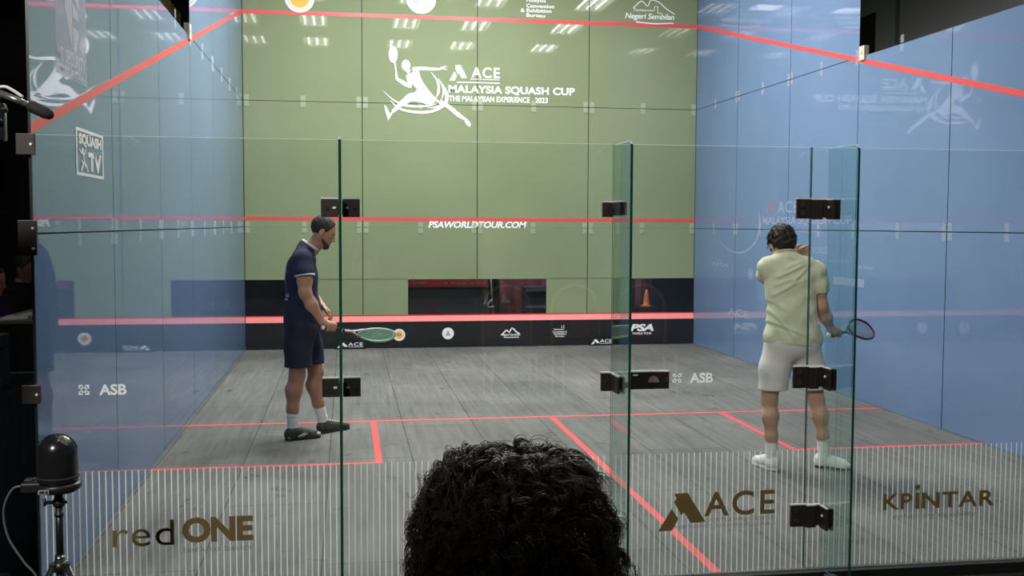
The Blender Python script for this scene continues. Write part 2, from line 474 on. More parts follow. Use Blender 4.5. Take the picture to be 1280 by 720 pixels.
# ---- hall shell
def slab(name, lo, hi, m):
    bm = B(); box(bm, lo, hi); return struct(obj(name, bm, m))
slab('floor_hall', (-9, -9, -0.42), (9, 15, -0.32), M['carpet'])
slab('wall_hall_right', (7.6, -9, -0.32), (7.8, 15, 6.2), M['grey_wall'])
bm = B(); box(bm, (7.57, 12.03, -0.32), (7.6, 12.12, 6.0)); struct(obj('trim_1', bm, mat('pale_trim_paint', (0.16, 0.16, 0.15), 0.6)))
bm = B(); box(bm, (7.585, 12.86, -0.32), (7.6, 13.9, 5.57)); struct(obj('door_2', bm, M['dark_wall']))
slab('wall_hall_left', (-9, -9, -0.32), (-8.8, 15, 6.2), M['dark_wall'])
slab('wall_hall_front', (-9, 14.8, -0.32), (9, 15, 6.2), M['dark_wall'])
slab('wall_hall_back', (-9, -9, -0.32), (9, -8.8, 6.2), M['dark_wall'])

# ---- ceiling with openings for the recessed fluorescent fixtures
LX = [-2.48, -0.54, 0.95, 2.95]; LY = [-0.85, 1.73, 4.31, 6.89]
CZ = 6.0; FW, FL = 0.30, 0.60
bm = B()
xs = [-9.0] + [q for x in LX for q in (x - FW, x + FW)] + [9.0]
ys = [-9.0] + [q for y in LY for q in (y - FL, y + FL)] + [15.0]
for i in range(len(xs) - 1):
    for j in range(len(ys) - 1):
        if i % 2 == 1 and j % 2 == 1: continue
        box(bm, (xs[i], ys[j], CZ), (xs[i + 1], ys[j + 1], CZ + 0.02))
struct(obj('ceiling', bm, M['ceil']))
def fixture(first):
    t = thing('ceiling_light', 'recessed fluorescent ceiling light with three bare tubes, mirrored in the green front wall', 'ceiling light', (0, 0, 0), 0, 'recessed ceiling lights over the court')
    bm = B()
    w, l, d = FW - 0.004, FL - 0.004, 0.10
    box(bm, (-w, -l, d), (w, l, d + 0.01))
    for x0, x1 in ((-w, -w + 0.01), (w - 0.01, w)): box(bm, (x0, -l, 0), (x1, l, d))
    for y0, y1 in ((-l, -l + 0.01), (l - 0.01, l)): box(bm, (-w, y0, 0), (w, y1, d))
    obj('housing', bm, M['fixture'], t)
    for x in (-0.19, 0, 0.19):
        bm = B(); tube(bm, [(x, -0.56, 0.05), (x, 0.56, 0.05)], 0.019, 8); obj('tube', bm, M['tube'], t)
    return t
fx0 = fixture(True); k = 0
for y in LY:
    for x in LX:
        if k == 0: fx0.location = (x, y, CZ)
        else: dup(fx0, (x, y, CZ))
        k += 1

# ---- court floor on its platform
bm = B(); box(bm, (-W - 0.05, -0.02, -0.06), (W + 0.05, L + 0.05, 0.0)); court_floor = struct(obj('floor', bm, M['floor']))
bm = B(); box(bm, (-W - 0.12, -0.10, -0.32), (W + 0.12, L + 0.12, -0.061)); struct(obj('trim_2', bm, M['matte_black']))
bm = B(); box(bm, (-W - 0.06, -0.06, -0.058), (W + 0.06, -0.022, -0.006)); struct(obj('trim_3', bm, mat('black_base_channel', (0.006, 0.006, 0.006), 0.45)))
def line(x0, y0, x1, y1, label):
    bm = B(); box(bm, (x0, y0, 0.0), (x1, y1, 0.0012)); obj('court_line', bm, M['red_floor'], court_floor, label=label)
line(-W, 4.262, W, 4.312, 'red short line running across the floor')
line(-0.025, 0, 0.025, 4.262, 'red half court line')
line(-W, 2.635, -1.575, 2.685, 'near edge of the left service box'); line(-1.625, 2.685, -1.575, 4.262, 'inner edge of the left service box')
line(1.575, 2.635, W, 2.685, 'near edge of the right service box'); line(1.575, 2.685, 1.625, 4.262, 'inner edge of the right service box')

# ---- front wall: green filmed glass in 1.6 m bays with clear strips above the tin
bm = B(); g = 0.006
cols = [-3.2, -1.6, 0.0, 1.6, 3.2]
def fpan(x0, x1, z0, z1): box(bm, (x0 + g, L, z0 + g * 0.6), (x1 - g, L + 0.012, z1 - g * 0.6))
for a, b in zip(cols, cols[1:]):
    fpan(a, b, 1.685, 3.405); fpan(a, b, 3.405, 5.15)
    fpan(a, b, 0.96, 1.691); fpan(a, b, 0.0, 0.42)
for a, b in ((-2.22, -1.6), (-1.6, -0.975), (1.0, 1.6), (1.6, 2.228)): box(bm, (a + (g if a in (-1.6, 1.6) else 0), L, 0.416), (b - (g if b in (-1.6, 1.6) else 0), L + 0.012, 0.97))
front = struct(obj('wall_front', bm, M['green']))
bm = B()
for z in (1.688, 3.405): box(bm, (-3.2, L + 0.012, z - 0.02), (3.2, L + 0.016, z + 0.02))
for x in (-1.6, 0, 1.6):
    for z0, z1 in (((0.98, 5.15), (0.0, 0.98))[:1] if x == 0 else ((0.0, 5.15),)): box(bm, (x - 0.02, L + 0.012, z0), (x + 0.02, L + 0.016, z1))
obj('joint', bm, M['seam'], front, label='dark joint lines between the green panels')
for a, b in ((-3.2, -2.22), (-0.975, 0.0), (0.004, 1.0), (2.228, 3.2)):
    bm = B(); box(bm, (a, L, 0.41), (b, L + 0.012, 0.964)); obj('clear_window', bm, M['dark_glass'], front, label='clear viewing strip above the tin')
def clip_bm(w=0.066, h=0.155):
    bm = B(); box(bm, (-w / 2, -0.012, 0.006), (w / 2, 0, h / 2)); box(bm, (-w / 2, -0.012, -h / 2), (w / 2, 0, -0.006)); tube(bm, [(0, -0.016, 0.035), (0, -0.012, 0.035)], 0.009, 8); tube(bm, [(0, -0.016, -0.035), (0, -0.012, -0.035)], 0.009, 8); return bm
c0 = None
c1 = None
def clip(parent, loc, rz):
    global c0, c1
    if abs(rz) > 0.1:
        if c1 is None:
            bm = B(); w, h = 0.055, 0.15; box(bm, (-w / 2, -0.003, -h / 2), (w / 2, 0, -0.006)); box(bm, (-w / 2, -0.003, 0.006), (w / 2, 0, h / 2)); o = c1 = obj('clip', bm, M['side_clip'], parent)
        else:
            o = c1.copy(); COL.objects.link(o); o.parent = parent
    elif c0 is None:
        c0 = obj('clip', clip_bm(), M['clip'], parent); o = c0
    else:
        o = c0.copy(); COL.objects.link(o); o.parent = parent
    o.location = loc; o.rotation_euler = (0, 0, rz)
for z in (1.688, 3.405):
    for x in (-3.155, -2.4, -1.645, -1.555, -0.8, -0.045, 0.045, 0.8, 1.555, 1.645, 2.4, 3.155): clip(front, (x, L - 0.0005, z), 0)
bm = B(); box(bm, (-W, L - 0.002, 4.57), (W, L, 4.62)); obj('out_line', bm, M['red'], front, label='red out line along the top of the front wall')
bm = B(); box(bm, (-W, L - 0.002, 1.782), (W, L, 1.828)); obj('service_line', bm, M['red'], front, label='red service line across the green wall')

# ---- side walls: blue filmed glass
def side_wall(name, sx):
    bm = B(); g = 0.005
    ysm = [0.0, 1.63, 3.255, 4.87, 6.5, 8.13, 9.75]
    for i, (a, b) in enumerate(zip(ysm, ysm[1:])):
        rows = [(0.0, 1.688), (1.688, 3.405)] + ([(3.405, 5.15)] if a >= 4.8 else [])
        for z0, z1 in rows:
            x0, x1 = (sx * W, sx * (W + 0.012)) if sx > 0 else (sx * (W + 0.012), sx * W)
            box(bm, (x0, a + (g if i else 0), z0 + g * .8), (x1, b - g, z1 - g * .8))
    for f in bm.faces:
        c = f.calc_center_median(); f.normal_update()
        if abs(f.normal.x) < 0.5: f.material_index = 1
    w = struct(obj(name, bm, [M['blue'], M['edge_side']]))
    bm = B(); xo = sx * (W + 0.012); x0, x1 = min(xo, xo + sx * 0.004), max(xo, xo + sx * 0.004)
    box(bm, (x0, 0.0, 1.668), (x1, L, 1.708)); box(bm, (x0, 4.87, 3.385), (x1, L, 3.425))
    for y in ysm[1:-1]: box(bm, (x0, y - 0.02, 0), (x1, y + 0.02, 5.1 if y > 4.9 else 3.38))
    obj('joint', bm, M['seam'], w, label='dark joint lines between the blue panels')
    # sloping out line
    bm = B()
    za, zb = 2.13, 4.57
    vs = [bm.verts.new((sx * (W - 0.002), y, z)) for y, z in ((0.0, za), (L - 0.003, zb), (L - 0.003, zb + 0.05), (0.0, za + 0.05))]
    f = bm.faces.new(vs if sx < 0 else list(reversed(vs)))
    f.normal_update()
    if f.normal.x * sx > 0: f.normal_flip()
    r = bmesh.ops.extrude_face_region(bm, geom=[f]); 
    bmesh.ops.translate(bm, vec=(sx * 0.0018, 0, 0), verts=[v for v in r['geom'] if isinstance(v, bmesh.types.BMVert)])
    obj('out_line', recalc(bm), M['red'], w, label='sloping red out line')
    for z in (1.688, 3.405):
        for yy in ([0.8, 1.585, 1.675, 2.44, 3.21, 3.30, 4.06, 4.825, 4.915, 5.7, 6.455, 6.545, 7.3, 8.085, 8.175, 8.95] if z < 2 else [4.06, 4.825, 4.915, 5.7, 6.455, 6.545, 7.3, 8.085, 8.175, 8.95]):
            clip(w, (sx * (W - 0.0005), yy, z), -PI / 2 if sx > 0 else PI / 2)
    # square end fitting where the tall panels stop
    bm = B(); xa, xb = sorted((sx * (W - 0.02), sx * (W + 0.032)))
    box(bm, (xa, 4.74, 3.36), (xb, 4.845, 3.50), 0, 0.004); tube(bm, [(sx * (W - 0.026), 4.79, 3.44), (sx * (W - 0.02), 4.79, 3.44)], 0.018, 10)
    obj('end_fitting', bm, mat('cream_fitting', (0.55, 0.53, 0.42), 0.5), w, label='cream square fitting at the step in the wall top')
    return w
left = side_wall('wall_left', -1)
right = side_wall('wall_right', 1)

# ---- tin
tin = thing('tin_board', 'long black tin board with a pink red top strip along the green wall', 'tin', (0, L, 0))
def tpart(name, bm, m, label=None): return obj(name, bm, m, tin, label=label)
bm = B(); box(bm, (-W + 0.015, -0.028, 0.005), (W - 0.015, -0.006, 0.372)); tpart('board', bm, M['tin'])
bm = B()
vs = [(-0.030, 0.372), (-0.006, 0.372), (-0.006, 0.452), (-0.012, 0.452)]
a = [bm.verts.new((-W + 0.005, y, z)) for y, z in vs]; b = [bm.verts.new((W - 0.005, y, z)) for y, z in vs]
for i in range(4): bm.faces.new((a[i], b[i], b[(i + 1) % 4], a[(i + 1) % 4]))
bm.faces.new(a[::-1]); bm.faces.new(b); tpart('top_strip', recalc(bm), M['tin_red'], 'sloping red strip, paled as if overexposed')
bm = B(); box(bm, (-W + 0.005, -0.014, 0.4525), (W - 0.005, -0.006, 0.466)); tpart('strip_edge', bm, M['tin_rededge'], 'deep red upper edge of the strip')

# ---- small sponsor boards on the floor against the tin
def foot_board(x0, x1, label):
    t = thing('sponsor_board', label, 'sign', ((x0 + x1) / 2, L - 0.05, 0.0), 0, 'small black sponsor boards on the floor')
    w = (x1 - x0) / 2
    bm = B(); box(bm, (-w, -0.035, 0.001), (w, 0.012, 0.118)); obj('board', bm, M['tin'], t)
    d = Decal((-w, -0.037, 0), (1, 0, 0), (0, 0, 1)); ww = 2 * w
    ace_mark(d, ww * 0.06, 0.022, 0.35 * ww, 0.092); d.text('ACE', ww * 0.42, 0.045, ww * 0.90, 0.092, 0.012, 1.1); d.rect(ww * .42, .028, ww * .9, .033)
    d.build('logo', M['white_vinyl'], t, 'white triangular mark and three letters')

# ---------------------------------------------------------------- logos
def ace_mark(d, x0, y0, w, y1, mi=0):
    """two slanted blocks forming an A; drawn in a box"""
    def T(p): return (x0 + (p[0] - 120) / 300 * w, y0 + (405 - p[1]) / 255 * (y1 - y0))
    d.poly([T(p) for p in ((120, 405), (205, 255), (248, 325), (208, 403))], mi)
    d.poly([T(p) for p in ((218, 155), (305, 150), (365, 256), (285, 283), (263, 300), (220, 210), (235, 185))], mi)
    d.poly([T(p) for p in ((285, 283), (365, 256), (420, 352), (325, 357))], mi)

def squash_player(d, x0, y0, sc, mi=0):
    """leaping player with a racket and swooshes; sc = metres per traced unit"""
    def T(p): return (x0 + (p[0] - 45) * sc, y0 + (520 - p[1]) * sc)
    def R(pts, w, n=18):
        q = spline(pts, n)
        if hasattr(w, '__len__'): w = list(np.interp(np.linspace(0, 1, len(q)), np.linspace(0, 1, len(w)), w))
        else: w = [w] * len(q)
        d.ribbon([T(p) for p in q], [k * sc for k in w], mi)
    c = T((103, 95)); d.disc(c[0], c[1], 27 * sc, 49 * sc, mi)
    R([(112, 138), (118, 180), (124, 220)], 8, 4)
    R([(120, 212), (128, 240), (150, 258)], [12, 18, 16]); R([(140, 248), (175, 270), (208, 288)], [18, 26, 14]); R([(206, 292), (204, 260), (196, 215)], [14, 26, 34])
    c = T((180, 158)); d.disc(c[0], c[1], 26 * sc, 33 * sc, mi); R([(185, 180), (200, 198)], 26, 4)
    R([(220, 182), (280, 174), (330, 176), (385, 176)], [26, 20, 18, 12]); R([(382, 176), (405, 164), (428, 158)], [14, 10, 4]); R([(395, 172), (415, 174), (430, 178)], [8, 6, 3])
    for k in range(5):  # striped vest
        R([(196 + k * 14, 205 - k * 3), (222 + k * 13, 262 - k * 2), (276 + k * 14, 318 + k * 3), (345 + k * 10, 366 + k * 3)], [13, 12, 12, 7])
    R([(250, 300), (300, 345), (345, 385)], [50, 60, 34]); R([(320, 372), (260, 350), (205, 352), (165, 385)], [44, 56, 50, 34]); R([(172, 372), (130, 410), (98, 440)], [34, 26, 18])
    d.poly([T(p) for p in ((118, 418), (72, 492), (56, 440), (48, 398), (62, 410), (82, 452))], mi)
    R([(385, 372), (440, 402), (500, 450), (545, 478)], [26, 24, 26, 14]); R([(540, 474), (560, 500), (572, 518)], [18, 26, 14])
    R([(45, 318), (110, 372), (190, 402), (300, 402), (365, 386)], [2, 8, 14, 10, 3]); R([(84, 372), (150, 424), (270, 440), (360, 424), (420, 380), (425, 320), (376, 230)], [2, 12, 17, 16, 18, 22, 2], 40)
    R([(332, 195), (372, 250), (378, 310), (362, 352)], [2, 12, 15, 4]); R([(310, 412), (370, 404), (408, 376)], [2, 12, 4]); R([(392, 250), (408, 310), (396, 360)], [2, 10, 3])

def badge(d, cx, cz, r, mi_ring=0, mi_in=1, mi_c=2):
    d.disc(cx, cz, r, mi=mi_ring); d.ring(cx, cz, r * 0.80, r * 0.88, mi=mi_in)
M['yellow_print'] = mat('yellow_print', (0.72, 0.42, 0.05), 0.5); M['brown_print'] = mat('brown_print', (0.25, 0.14, 0.05), 0.5); M['grey_print'] = mat('grey_print', (0.35, 0.38, 0.36), 0.5)
PR = [M['white_vinyl'], M['yellow_print'], M['brown_print'], M['grey_print']]

def fr(dz=0.0025): return Decal((0, L - dz, 0), (1, 0, 0), (0, 0, 1))
foot_board(-1.985, -1.565, 'small black sponsor board on the floor, behind the racket of the navy player')
foot_board(1.62, 1.99, 'small black sponsor board on the floor, right of the middle, clear of both players')

K = 0.0112  # metres per photo pixel on the front wall
d = fr(); squash_player(d, -1.305, 3.105, 0.00228); d.build('player_logo', M['white_vinyl'], front, 'white leaping squash player drawing with swooshes')
d = fr(0.003); ace_mark(d, -0.395, 3.735, 0.25, 3.955); d.text('ACE', -0.085, 3.782, 0.315, 3.932, 0.022, 1.15); d.text('SPORTS & MANAGEMENT', -0.10, 3.755, 0.315, 3.772, 0.02); d.rect(-0.29, 3.71, 0.315, 3.724)
d.build('triangle_logo', M['white_vinyl'], front, 'white triangular logo with three letters')
d = fr(0.003); d.text('MALAYSIA SQUASH CUP', -0.405, 3.552, 1.395, 3.676, 0.032, 1.02); d.text('THE MALAYSIAN EXPERIENCE', -0.40, 3.452, 0.745, 3.53, 0.024); d.text('2023', 0.82, 3.452, 1.005, 3.53, 0.024)
d.build('lettering', M['white_vinyl'], front, 'large white lettering naming the tournament')
d = fr(0.003); d.text('PSAWORLDTOUR.COM', -0.69, 1.684, 0.71, 1.778, 0.034, 0.98, 0.22); d.build('lettering', M['white_vinyl'], front, 'white slanted web address lettering')
# round badges and other sponsors along the top edge
d = fr(); d.disc(-2.435, 4.80, 0.20); d.ring(-2.435, 4.80, 0.155, 0.165, mi=1); d.disc(-2.435, 4.80, 0.135, mi=1); d.disc(-2.435, 4.845, 0.055, mi=2); d.build('round_badge', PR, front, 'round white and gold badge')
d = fr(); d.disc(-0.785, 4.845, 0.205); d.ring(-0.785, 4.845, 0.175, 0.182, mi=3); d.text('MAJLIS', -0.90, 4.78, -0.67, 4.82, 0.02, mi=3); d.text('BANDARAYA', -0.89, 4.73, -0.68, 4.76, 0.02, mi=3); d.build('round_badge', PR, front, 'round white badge with grey lettering')
d = fr(); d.text('Malaysia', 0.69, 4.845, 0.97, 4.905, 0.02); d.text('Convention', 0.69, 4.78, 1.09, 4.832, 0.02); d.text('& Exhibition', 0.61, 4.715, 1.05, 4.767, 0.02); d.text('Bureau', 0.69, 4.65, 0.96, 4.70, 0.02); d.build('lettering', M['white_vinyl'], front, 'white convention bureau lettering')
d = fr(); d.text('Negeri Sembilan', 2.12, 4.655, 2.85, 4.76, 0.018, 0.95, 0.2); d.text('Tourism', 2.24, 4.785, 2.44, 4.825, 0.015)
d.ribbon(spline([(2.24, 4.83), (2.36, 4.93), (2.45, 4.86), (2.5, 4.95), (2.62, 4.92), (2.72, 4.84), (2.85, 4.76)], 20), 0.014); d.ribbon([(2.45, 4.80), (2.55, 4.80), (2.55, 4.86), (2.60, 4.86), (2.60, 4.77), (2.66, 4.77)], 0.012); d.ribbon(spline([(2.28, 4.635), (2.55, 4.618), (2.84, 4.633)], 10), 0.016)
d.build('lettering', M['white_vinyl'], front, 'white tourism script with a mountain outline')

# prints on the tin
def tn(): return Decal((0, -0.0295, 0), (1, 0, 0), (0, 0, 1))
d = tn(); d.disc(-1.103, 0.185, 0.085); d.ring(-1.103, 0.185, 0.058, 0.064, mi=1); d.disc(-1.103, 0.185, 0.048, mi=1); d.rect(-1.135, 0.175, -1.07, 0.195, mi=2); d.build('round_badge', PR, tin, 'round cream and gold badge')
d = tn(); d.disc(-0.415, 0.197, 0.083); d.poly([(-0.455, 0.165), (-0.375, 0.165), (-0.415, 0.245)], 3); d.build('round_badge', PR, tin, 'round white badge with a grey triangle')
d = tn()
d.ribbon(spline([(0.36, 0.17), (0.42, 0.235), (0.46, 0.2), (0.50, 0.265), (0.56, 0.21), (0.61, 0.18)], 14), 0.018); d.text('Negeri Sembilan', 0.34, 0.145, 0.62, 0.185, 0.02, 1, 0.2); d.rect(0.38, 0.125, 0.60, 0.137); d.build('mountain_logo', PR, tin, 'white mountain logo')
d = tn()
for i, (t, a, b) in enumerate((('Malaysia', 1.11, 1.26), ('Convention &', 1.09, 1.30), ('Exhibition', 1.11, 1.29), ('Bureau', 1.13, 1.26))): d.text(t, a, 0.222 - i * 0.032, b, 0.246 - i * 0.032, 0.025)
d.rect(1.22, 0.25, 1.228, 0.29); d.rect(1.25, 0.25, 1.258, 0.30); d.build('lettering', PR, tin, 'small white convention bureau lettering')
d = tn(); d.text('PSA', 2.235, 0.195, 2.59, 0.30, 0.045, 0.95, 0.25); d.text('WORLD TOUR', 2.27, 0.148, 2.555, 0.178, 0.03, 1, 0.1); d.build('lettering', PR, tin, 'white bold slanted lettering')

# ---- prints on the left wall (reads towards the front wall)
dl = lambda z=0.002: Decal((-W + z, 0, 0), (0, 1, 0), (0, 0, 1))
d = dl(); x0, x1, z0, z1 = 0.77, 1.385, 1.985, 2.232
for a in ((x0, z0, x1, z0 + 0.016), (x0, z1 - 0.016, x1, z1), (x0, z0, x0 + 0.03, z1), (x1 - 0.03, z0, x1, z1)): d.rect(*a)
d.text('SQUASH', x0 + 0.06, z1 - 0.095, x1 - 0.05, z1 - 0.025, 0.06, 1.0); d.text('TV', x0 + 0.26, z0 + 0.03, x1 - 0.05, z1 - 0.115, 0.06, 0.95)
q = lambda pts, w: d.ribbon([(x0 + 0.05 + a * 0.2, z0 + 0.025 + b * 0.125) for a, b in pts], w)
q([(0.1, 0.9), (0.3, 0.75)], 0.012); q([(0.3, 0.8), (0.6, 0.7), (0.8, 0.95)], 0.014); q([(0.5, 0.75), (0.6, 0.4), (0.25, 0.0)], 0.022); q([(0.6, 0.4), (0.9, 0.15), (1.0, 0.0)], 0.02); q([(0.3, 0.45), (0.45, 0.35)], 0.014)
d.disc(x0 + 0.14, z0 + 0.135, 0.022, 0.012)
d.build('boxed_logo', M['white_vinyl'], left, 'white boxed broadcast logo')
d = dl(0.0022); d.poly([(0.43, 2.462), (1.03, 2.462), (1.03, 3.39), (0.43, 3.39)]); d.build('pale_banner', M['ghost_banner'], left, 'pale translucent banner print with a shield')
d = dl(0.003)
d.poly([(0.60, 3.3), (0.74, 3.3), (0.74, 2.62), (0.70, 2.66), (0.61, 2.80)][::-1]); d.poly([(0.76, 3.3), (0.88, 3.3), (0.88, 2.84), (0.76, 2.90)][::-1]); d.poly([(0.76, 2.62), (0.79, 2.60), (0.87, 2.70), (0.87, 2.73), (0.76, 2.73)][::-1]); d.poly([(0.76, 2.78), (0.88, 2.78), (0.88, 2.81), (0.76, 2.86)][::-1])
d.text('MS SECURITY', 0.46, 2.525, 1.0, 2.60, 0.03); d.text('MALAYSIA', 0.5, 2.48, 0.97, 2.51, 0.02)
d.build('shield_logo', film_mat('soft_white_film', (0.97, 0.97, 0.96), 0.9), left, 'white shield and lettering on the banner')
# ---- faint prints on the right wall
dr = lambda z=0.002: Decal((W - z, 0, 0), (0, -1, 0), (0, 0, 1))
def ry(y): return -y
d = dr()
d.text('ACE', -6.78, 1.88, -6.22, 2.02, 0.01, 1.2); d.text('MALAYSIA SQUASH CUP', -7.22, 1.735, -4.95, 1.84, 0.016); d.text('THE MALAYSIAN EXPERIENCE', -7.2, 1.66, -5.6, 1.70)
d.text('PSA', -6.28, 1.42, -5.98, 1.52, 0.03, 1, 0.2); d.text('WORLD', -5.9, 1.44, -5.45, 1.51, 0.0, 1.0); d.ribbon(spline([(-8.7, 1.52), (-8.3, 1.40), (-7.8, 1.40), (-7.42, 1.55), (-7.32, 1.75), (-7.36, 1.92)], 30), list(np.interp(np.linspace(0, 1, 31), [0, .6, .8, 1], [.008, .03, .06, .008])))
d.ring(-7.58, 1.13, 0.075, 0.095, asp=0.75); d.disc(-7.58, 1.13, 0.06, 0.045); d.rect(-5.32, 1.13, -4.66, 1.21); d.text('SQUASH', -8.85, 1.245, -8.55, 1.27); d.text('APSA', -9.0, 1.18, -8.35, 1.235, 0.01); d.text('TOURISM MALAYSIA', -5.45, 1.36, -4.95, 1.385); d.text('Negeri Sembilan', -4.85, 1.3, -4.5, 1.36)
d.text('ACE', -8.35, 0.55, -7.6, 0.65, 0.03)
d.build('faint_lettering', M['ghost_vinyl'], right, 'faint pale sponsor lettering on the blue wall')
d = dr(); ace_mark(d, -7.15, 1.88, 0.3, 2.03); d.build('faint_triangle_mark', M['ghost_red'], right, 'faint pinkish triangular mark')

# ================================================================== BACK WALL: clear glass, fins, fittings
wall_back = None
def pane_bm(x0, x1, z0=0.0, z1=2.125):
    bm = B(); box(bm, (x0, -0.006, z0), (x1, 0.006, z1))
    for f in bm.faces:
        f.normal_update()
        if f.normal.z > 0.5: f.material_index = 1
        elif abs(f.normal.x) > 0.5: f.material_index = 2
    return bm
GM = [M['glass'], M['edge_top'], M['edge_dark']]
wall_back = struct(bpy.data.objects.new('wall_back', None)); COL.objects.link(wall_back); wall_back.location = (0, 0, 0)
door = struct(bpy.data.objects.new('door_1', None)); COL.objects.link(door)
def stripes(x0, x1, parent):
    d = Decal((0, -0.0075, 0), (1, 0, 0), (0, 0, 1))
    n0 = math.ceil((x0 + 0.004 + 3.2) / 0.0287); n1 = math.floor((x1 - 0.004 + 3.2) / 0.0287)
    for i in range(n0, n1 + 1):
        x = -3.2 + i * 0.0287; d.rect(x - 0.0029, 0.002, x + 0.0029, 0.612)
    d.build('striped_film', M['stripe'], parent, 'fine white vertical lines along the bottom of the glass')
bays = [(-3.2, -1.858), (-1.850, -0.556), (0.460, 1.853), (1.861, 3.2)]
for x0, x1 in bays:
    p = obj('glass_pane', pane_bm(x0, x1), GM, wall_back); stripes(x0, x1, p)
dp = obj('glass_pane', pane_bm(-0.548, 0.454, 0.012), GM, door); stripes(-0.548, 0.454, dp)

def fin(x, label):
    t = thing('glass_fin', label, 'glass fin', (x, -0.02, 0.0), 0, 'upright glass fins bracing the back wall')
    bm = B(); y0, y1, z1, r = -0.30, 0.0, 2.12, 0.035
    prof = [(y1, 0.0), (y1, z1)] + [(y0 + r - r * math.sin(a), z1 - r + r * math.cos(a)) for a in np.linspace(0, PI / 2, 7)] + [(y0, 0.0)]
    A = [bm.verts.new((-0.006, y, z)) for y, z in prof]; Bv = [bm.verts.new((0.006, y, z)) for y, z in prof]
    bm.faces.new(A); bm.faces.new(Bv[::-1])
    for i in range(len(prof)):
        j = (i + 1) % len(prof); f = bm.faces.new((A[i], A[j], Bv[j], Bv[i]))
        my = (prof[i][0] + prof[j][0]) / 2; mz = (prof[i][1] + prof[j][1]) / 2
        f.material_index = 1 if mz > z1 - r * 0.55 else (0 if my > y1 - 0.001 else 2)
    recalc(bm); obj('fin_glass', bm, [M['fin_glass'], M['edge_top'], M['edge_dark']], t)
    bm = B(); box(bm, (-0.03, y0, -0.319), (0.03, y1 - 0.085, -0.002)); obj('foot_bracket', bm, M['bronze'], t)
    return t
def bolt(bm, p, ax, r=0.009, mi=0):
    p = Vector(p); a = Vector(ax); tube(bm, [p, p + a * 0.006], r, 10, mi)
def plate(bm, lo, hi):
    fs = box(bm, lo, hi, 0, 0.0025)
BM2 = [M['bronze'], M['bronze_edge'], M['matte_black']]
def topline(bm, x0, x1, y0, y1, z):  # bright strip along the top edge
    box(bm, (x0, y0, z), (x1, y1, z + 0.006), 1)
f1 = fin(-1.854, 'glass fin beside the navy player, seen edge on as a thin green line')
for z0, z1 in ((1.768, 1.852), (0.930, 1.018)):
    bm = B()
    for s in (-1, 1):
        xa, xb = sorted((s * 0.010, s * 0.089)); plate(bm, (xa, 0.002, z0), (xb, 0.013, z1)); topline(bm, xa, xb, 0.003, 0.012, z1)
        zm = (z0 + z1) / 2
        bolt(bm, (s * 0.062, 0.002, zm), (0, -1, 0), 0.008, 2); box(bm, (s * 0.028 - 0.008, -0.006, zm - 0.004), (s * 0.028 + 0.008, 0.002, zm + 0.006), 1)
        box(bm, (min(s * 0.0075, s * 0.012), -0.05, z0 + 0.01), (max(s * 0.0075, s * 0.012), 0.003, z1 - 0.01), 2)
    o = obj('clamp', bm, BM2, f1)
f2 = fin(-0.552, 'tinted glass fin at the lock side of the glass door')
f3 = fin(0.545, 'tinted glass fin at the hinge side of the door, near the green shirted player')
for z0, z1 in ((1.782, 1.845), (0.940, 1.020), (0.245, 0.308)):
    bm = B(); zm = (z0 + z1) / 2
    plate(bm, (-0.019, -0.155, z0), (-0.0065, -0.012, z1)); plate(bm, (0.0065, -0.155, z0), (0.019, -0.012, z1))
    plate(bm, (-0.060, -0.010, z0 - 0.008), (-0.008, 0.013, z1)); topline(bm, -0.06, -0.012, -0.01, 0.012, z1); topline(bm, -0.018, -0.008, -0.15, -0.015, z1)
    bolt(bm, (-0.040, -0.010, zm), (0, -1, 0), 0.009, 2); bolt(bm, (-0.019, -0.06, zm), (-1, 0, 0), 0.008, 2); bolt(bm, (0.019, -0.12, zm), (1, 0, 0), 0.009, 2)
    obj('clamp', bm, BM2, f2)
# lock on the door
bm = B(); plate(bm, (-0.475, -0.034, 0.938), (-0.272, -0.0075, 1.022)); topline(bm, -0.475, -0.272, -0.033, -0.009, 1.022)
box(bm, (-0.515, -0.03, 0.945), (-0.475, -0.008, 0.972), 2); box(bm, (-0.455, -0.038, 1.006), (-0.432, -0.034, 1.012), 1)
bolt(bm, (-0.288, -0.034, 0.982), (0, -1, 0), 0.013, 2); bolt(bm, (-0.465, -0.034, 0.985), (0, -1, 0), 0.009, 2)
lock = obj('lock_plate', bm, BM2, door, label='dark bronze lock plate')
bm = B(); zc = 0.972
A = [bm.verts.new((-0.352 + 0.026 * math.cos(a), -0.034, zc + 0.031 * math.sin(a))) for a in np.linspace(0, PI, 13)]; Bv = [bm.verts.new((v.co.x * 1.0, -0.042, v.co.z)) for v in A]
bm.faces.new(A); bm.faces.new(Bv[::-1])
for i in range(13): bm.faces.new((A[i], A[(i + 1) % 13], Bv[(i + 1) % 13], Bv[i]))
obj('lock_knob', recalc(bm), mat('worn_lock_metal', (0.32, 0.27, 0.25), 0.4, 0.4), lock, label='half round grey knob')
